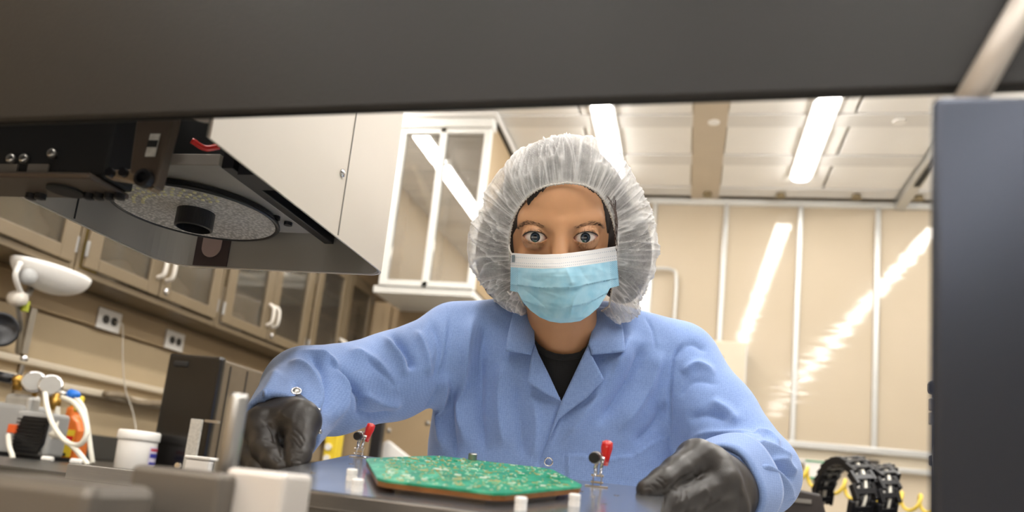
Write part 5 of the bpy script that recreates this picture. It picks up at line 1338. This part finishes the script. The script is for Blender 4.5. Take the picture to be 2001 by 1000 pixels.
# patches laid on the coat: pixel outline -> traced onto the surface
from mathutils.geometry import delaunay_2d_cdt
def patch(name, poly, depth, m, parent, step=5, thick=.0012):
    b = []
    for i in range(len(poly)):
        a, c = np.array(poly[i], float), np.array(poly[(i+1) % len(poly)], float); n = max(1, int(np.linalg.norm(c-a)/step))
        b += [a+(c-a)*k/n for k in range(n)]
    b = np.array(b); gx, gy = np.meshgrid(np.arange(b[:, 0].min(), b[:, 0].max(), step), np.arange(b[:, 1].min(), b[:, 1].max(), step)); g = np.stack([gx.ravel(), gy.ravel()], 1)
    g = g[inpoly(g[:, 0], g[:, 1], poly)]
    g = np.array([q for q in g if np.min(np.hypot(*(b-q).T)) > step*.55]) if len(g) else g.reshape(0, 2)
    A_ = np.concatenate([b, g]); n = len(b)
    r = delaunay_2d_cdt([Vector(q) for q in A_], [(i, (i+1) % n) for i in range(n)], [], 1, 1e-5)
    vs_ = np.array([tuple(v) for v in r[0]]); d = depth(vs_[:, 0], vs_[:, 1])
    Pc = np.stack([(vs_[:, 0]-PX)/F*d, -(vs_[:, 1]-PY)/F*d, d], 1)
    me = bpy.data.meshes.new(name); me.from_pydata(cam2w(Pc).tolist(), [], [tuple(f)[::-1] for f in r[2]]); me.update()
    bm2 = bmesh.new(); bm2.from_mesh(me)
    bmesh.ops.recalc_face_normals(bm2, faces=bm2.faces)
    if bm2.faces and sum((Vector(-FWD)).dot(f.normal) for f in bm2.faces) < 0: bmesh.ops.reverse_faces(bm2, faces=bm2.faces)
    bm2.to_mesh(me); bm2.free()
    o = link(name, me, m, parent, smooth=True)
    if thick: md_ = o.modifiers.new('solid', 'SOLIDIFY'); md_.thickness = thick; md_.offset = -1
    return o
def coat_d(x, y):
    d = trace(x, y, coat_sdf, .95, 1.2, 160)
    if np.isnan(d).any(): d[np.isnan(d)] = np.nanmean(d)
    return d
def lift(base, hinge, amt, far):                            # lifts more away from the hinge line
    (ax_, ay_), (bx2, by2) = hinge
    def f(x, y):
        n = np.hypot(bx2-ax_, by2-ay_); e = np.abs((bx2-ax_)*(y-ay_)-(by2-ay_)*(x-ax_))/n
        return coat_d(x, y)-base-amt*np.clip(e/far, 0, 1)**.8
    return f
patch('collar', [(1004, 604), (1024, 600), (1042, 610), (1044, 645), (1045, 668), (1038, 693), (1014, 689), (988, 685), (993, 650)], lift(.008, ((1042, 605), (1045, 690)), 0.009, 50), 'coat_blue', coat)
patch('lapel', [(1044, 668), (1052, 690), (1072, 730), (1097, 784), (1064, 768), (1030, 747), (1036, 712)], lift(.0045, ((1046, 672), (1098, 782)), .008, 30), 'coat_blue', coat)
patch('collar', [(1166, 598), (1185, 600), (1198, 622), (1216, 634), (1220, 660), (1222, 687), (1188, 690), (1156, 693), (1150, 671), (1158, 640)], lift(.008, ((1166, 600), (1150, 690)), 0.009, 50), 'coat_blue', coat)
patch('lapel', [(1150, 671), (1156, 693), (1168, 716), (1181, 741), (1146, 778), (1112, 802), (1091, 820), (1071, 860), (1078, 838), (1098, 781), (1126, 722)], lift(.0045, ((1150, 671), (1098, 782)), .009, 45), 'coat_blue', coat)
# black T-shirt and its ribbed neckline
def skin_sdf(X, Y, Z): h = cam2head(X, Y, Z); return head_sdf(*h)/1000
def shirt_d(x, y):
    a = coat_d(x, y)+.006; b = trace(x, y, lambda X, Y, Z: cone(*cam2head(X, Y, Z), NECK0, NECK1, 47, 50)/1000, .95, 1.2, 120); b = np.where(np.isnan(b), 9, b)-.003
    return np.minimum(a, b)
SH = [(1040, 655), (1052, 672), (1068, 684), (1085, 690), (1100, 692), (1118, 691), (1133, 687), (1146, 676), (1158, 660), (1160, 700), (1098, 800), (1035, 700)]
sho = patch('t_shirt', SH, shirt_d, 'shirt_black', person, 4, .0015)
patch('neckline', [(1040, 655), (1052, 672), (1068, 684), (1085, 690), (1100, 692), (1118, 691), (1133, 687), (1146, 676), (1154, 666), (1154, 676), (1146, 688), (1133, 699), (1118, 703), (1100, 704), (1085, 702), (1066, 696), (1050, 684), (1040, 668)], lambda x, y: shirt_d(x, y)-.0014, 'shirt_black', sho, 4, .0012)
# snaps
def snap(px, py, r, d=None, name='snap', ax=None):
    d = float(coat_d(np.array([px], float), np.array([py], float))[0])-.004 if d is None else d
    c = cam2w(Kc(px, py, d)); n = -FWD if ax is None else ax
    k = 24; m = MB()
    u = np.cross(n, UX); u /= np.linalg.norm(u); w2 = np.cross(n, u)
    m.tube([c+r*(math.cos(2*math.pi*i/k)*u+math.sin(2*math.pi*i/k)*w2) for i in range(k)], r*.22, 8, closed=True)
    return m.build(name, 'chrome', coat, smooth=True)
snap(1072, 902, .0052)
# pen-slot stitches and pocket side stitching
mat('stitch', '#93aedd', .8)
for pts in ([(1040, 890), (1037, 905)], [(1102, 886), (1099, 902)], [(1112, 892), (1111, 908)]):
    dd_ = coat_d(np.array([p[0] for p in pts], float), np.array([p[1] for p in pts], float))-.0032
    MB().tube([cam2w(Kc(p[0], p[1], q)) for p, q in zip(pts, dd_)], .0005, 6).build('stitch', 'stitch', coat)
# ------------------------------------------------------------------ gloved hands
def hand_mesh(name, palm, fingers, lo, hi, h, folds, kpalm=.010):
    def f(X, Y, Z):
        d = None
        for a, b, ra, rb2 in palm:
            q = cone(X, Y, Z, a, b, ra, rb2); d = q if d is None else smin(d, q, kpalm)
        fs = None
        for ch in fingers:
            g = None
            for i in range(len(ch)-1):
                q = cone(X, Y, Z, ch[i][0], ch[i+1][0], ch[i][1], ch[i+1][1]); g = q if g is None else smin(g, q, .004)
            fs = g if fs is None else smin(fs, g, .0016)
        return smin(d, fs, .005)
    P, Q = snet(f, lo, hi, h); P = smooth_pts(P, Q, 2, .5); N_ = normals(P, Q); x, y = c2px(P)
    face = np.clip(-(N_*P).sum(1)/np.linalg.norm(P, axis=1)*3, 0, 1)
    d = strokes(x, y, folds)+.0003*vnoise(x*.08, y*.08, P[:, 2]*60)
    return qmesh(name, P+N_*(d*face)[:, None], Q, 'glove_black', person, flip=True)
K = Kc
# her right hand: back of the hand to the camera, thumb and index closed on the plate's end
palm = [(K(556, 815, .845), K(585, 822, .800), .031, .0215), (K(552, 815, .842), K(513, 832, .802), .031, .0195), (K(545, 820, .842), K(494, 846, .822), .030, .0185), (K(540, 825, .85), K(484, 858, .836), .028, .017), (K(585, 822, .800), K(513, 832, .802), .0185, .018)]
fing = [[(K(590, 826, .796), .0175), (K(586, 866, .772), .0142), (K(582, 890, .757), .0125), (K(579, 905, .749), .0095)],
        [(K(513, 832, .800), .0165), (K(517, 872, .776), .0138), (K(536, 898, .760), .0118), (K(550, 912, .751), .0092)],
        [(K(492, 846, .815), .0155), (K(489, 888, .792), .0130), (K(506, 914, .776), .0112), (K(520, 926, .768), .009)],
        [(K(482, 858, .832), .0145), (K(474, 896, .812), .0122), (K(488, 920, .797), .0105), (K(500, 930, .790), .0085)],
        [(K(478, 872, .848), .013), (K(472, 902, .832), .0108), (K(484, 922, .820), .0092), (K(494, 932, .815), .0075)]]
hand_mesh('glove', palm, fing, tuple(np.minimum(K(455, 940, .74), K(455, 940, .90))-np.array([.01, .01, 0]))[:2]+(.735,), (K(630, 770, .84)[0]+.01, K(600, 765, .84)[1]+.01, .89), .0013,
  [([(520, 822), (533, 845), (540, 870)], 3.2, -2.6), ([(562, 842), (580, 855), (592, 872)], 2.2, -1.3), ([(558, 848), (575, 862), (590, 880)], 2.2, -1.2), ([(572, 835), (588, 850), (597, 866)], 2.2, -1.2), ([(565, 878), (580, 884), (594, 886)], 2.2, -1.0),
   ([(512, 830), (524, 838), (534, 856)], 2.2, 1.2), ([(512, 858), (528, 860), (540, 866)], 2, -1.0), ([(516, 868), (530, 870), (541, 876)], 2, -1.0), ([(528, 892), (540, 896), (549, 902)], 2, -.9), ([(568, 902), (578, 905), (590, 908)], 2.0, 1.2), ([(568, 897), (580, 899), (590, 902)], 1.8, -1.2),
   ([(545, 800), (560, 815), (580, 820)], 9, 1.6), ([(530, 795), (520, 815), (512, 825)], 8, -1.2), ([(545, 838), (548, 870), (556, 900)], 3.5, -2.0)])
# her left hand: thumb on top of the plate, fingers round its end
palm = [(K(1412, 950, .850), K(1362, 898, .785), .034, .0195), (K(1415, 955, .850), K(1402, 950, .782), .034, .0225), (K(1418, 975, .85), K(1420, 990, .79), .033, .021), (K(1362, 900, .785), K(1400, 945, .782), .020, .021), (K(1400, 945, .785), K(1424, 1010, .795), .021, .019), (K(1385, 915, .80), K(1425, 960, .83), .024, .028)]
fing = [[(K(1356, 898, .780), .0175), (K(1322, 922, .755), .0150), (K(1296, 942, .738), .0138), (K(1264, 957, .727), .0102)],
        [(K(1396, 950, .775), .0185), (K(1352, 972, .752), .0158), (K(1312, 985, .733), .0140), (K(1290, 1012, .722), .012), (K(1275, 1030, .722), .0095)],
        [(K(1412, 985, .778), .0175), (K(1362, 1005, .758), .0145), (K(1318, 1022, .738), .0130), (K(1290, 1046, .728), .0105)],
        [(K(1424, 1015, .790), .0165), (K(1375, 1035, .768), .0135), (K(1330, 1052, .748), .012), (K(1300, 1072, .738), .0095)],
        [(K(1432, 1045, .805), .0145), (K(1390, 1062, .785), .0118), (K(1350, 1078, .766), .0105), (K(1322, 1092, .756), .0085)]]
hand_mesh('glove', palm, fing, (K(1245, 900, .72)[0]-.005, K(1300, 1100, .80)[1]-.012, .705), (K(1470, 900, .86)[0]+.005, K(1350, 868, .80)[1]+.012, .90), .0014,
  [([(1345, 925), (1325, 945), (1306, 960)], 4, -3.2), ([(1358, 918), (1340, 935), (1320, 952)], 3, -2.0), ([(1352, 935), (1335, 945), (1322, 955)], 2, -1.2), ([(1352, 926), (1362, 932), (1370, 936)], 2.2, -1.2), ([(1285, 930), (1296, 938), (1303, 946)], 2.0, -1.2), ([(1280, 936), (1290, 944), (1298, 952)], 2.0, -1.2), ([(1270, 944), (1280, 952), (1285, 958)], 1.8, -1.1), ([(1258, 955), (1268, 951), (1282, 960)], 1.8, -1.0),
   ([(1330, 952), (1334, 965), (1332, 980)], 2, -1.0), ([(1322, 955), (1325, 968), (1322, 985)], 2, -1.0), ([(1370, 950), (1382, 962), (1384, 978)], 7, 1.8), ([(1340, 958), (1345, 968), (1343, 980)], 2, -.9)])
# turned-back cuff of the lowered sleeve
u_ = np.cross(RD, [0, 0, 1.0]); u_ /= np.linalg.norm(u_); v_ = np.cross(RD, u_); rows_c = []
for (off, r) in ((-.002, .0432), (.0005, .0455), (0, .0485), (-.012, .0505), (-.03, .0535), (-.05, .0572), (-.0555, .0580), (-.0565, .0560), (-.050, .0535)):
    rows_c.append([cam2w(RC+RD*off+(r+.0012*math.sin(3*q+1)+.0012*math.sin(5*q))*(math.cos(q)*u_+math.sin(q)*v_)) for q in [2*math.pi*k/72 for k in range(73)]])
MB().grid(rows_c).build('cuff', 'coat_blue', coat, smooth=True)
# cuff snaps of the raised sleeve
for (px, py, d, ax) in ((579, 764, .845, None),):
    d = float(trace(np.array([px], float), np.array([py], float), coat_sdf, .74, 1.1, 300)[0])-.0025
    n_ = RX*.2+UX*.75-FWD*.6; n_ /= np.linalg.norm(n_)
    snap(px, py, .0048, d, 'snap', n_); MB().lathe(cam2w(K(px, py, d))-n_*.001, n_, [(.0035, 0), (.0035, .0012), (.0012, .0016)], 18).build('snap_cap', 'steel', coat)
for px, py, d in ((619, 801, .836), (621, 842, .822), (599, 887, .806)):
    dt = float(trace(np.array([px-3.]), np.array([py-0.]), coat_sdf, .72, 1.1, 300)[0]); d = dt-.001 if dt == dt and dt < .95 else d
    c = cam2w(K(px, py, d)); MB().lathe(c, RX*.8-FWD*.5-UX*.1, [(.0035, -.003), (.0035, 0), (.0018, .001), (.0026, .004), (.001, .005)], 16).build('snap_stud', 'chrome', coat, smooth=True)
# trousers and shoes behind the plate, standing on the floor
hip = cam2w(K(1075, 1180, 1.17)); mat('trousers', '#2a2c38', .8)
def legs(X, Y, Z):
    d = None
    for s in (-1, 1):
        a = np.array([hip[0]+s*.085, hip[1]+.05, .80]); b = np.array([hip[0]+s*.10, hip[1]+.02, .45]); c = np.array([hip[0]+s*.11, hip[1]+.12, .07])
        q = smin(cone(X, Y, Z, a, b, .085, .062), cone(X, Y, Z, b, c, .062, .045), .03); d = q if d is None else smin(d, q, .02)
    return d
P, Q = snet(legs, (hip[0]-.25, hip[1]-.12, .02), (hip[0]+.25, hip[1]+.22, .92), .008)
me = bpy.data.meshes.new('trousers'); me.from_pydata(smooth_pts(P, Q, 2).tolist(), [], Q.tolist()); link('trousers', me, 'trousers', person, smooth=True)
for s in (-1, 1):
    fc = np.array([hip[0]+s*.11, hip[1]+.08, 0])
    P, Q = snet(lambda X, Y, Z: np.maximum(smin(cone(X, Y, Z, fc+np.array([0, .07, .045]), fc+np.array([0, -.12, .03]), .045, .038), cone(X, Y, Z, fc+np.array([0, .05, .04]), fc+np.array([0, .05, .11]), .046, .046), .02), -(Z-.001)), tuple(fc+np.array([-.08, -.2, -.02])), tuple(fc+np.array([.08, .16, .18])), .006)
    me = bpy.data.meshes.new('shoe'); me.from_pydata(smooth_pts(P, Q, 1).tolist(), [], Q.tolist()); link('shoe', me, 'black_plastic', person, smooth=True)
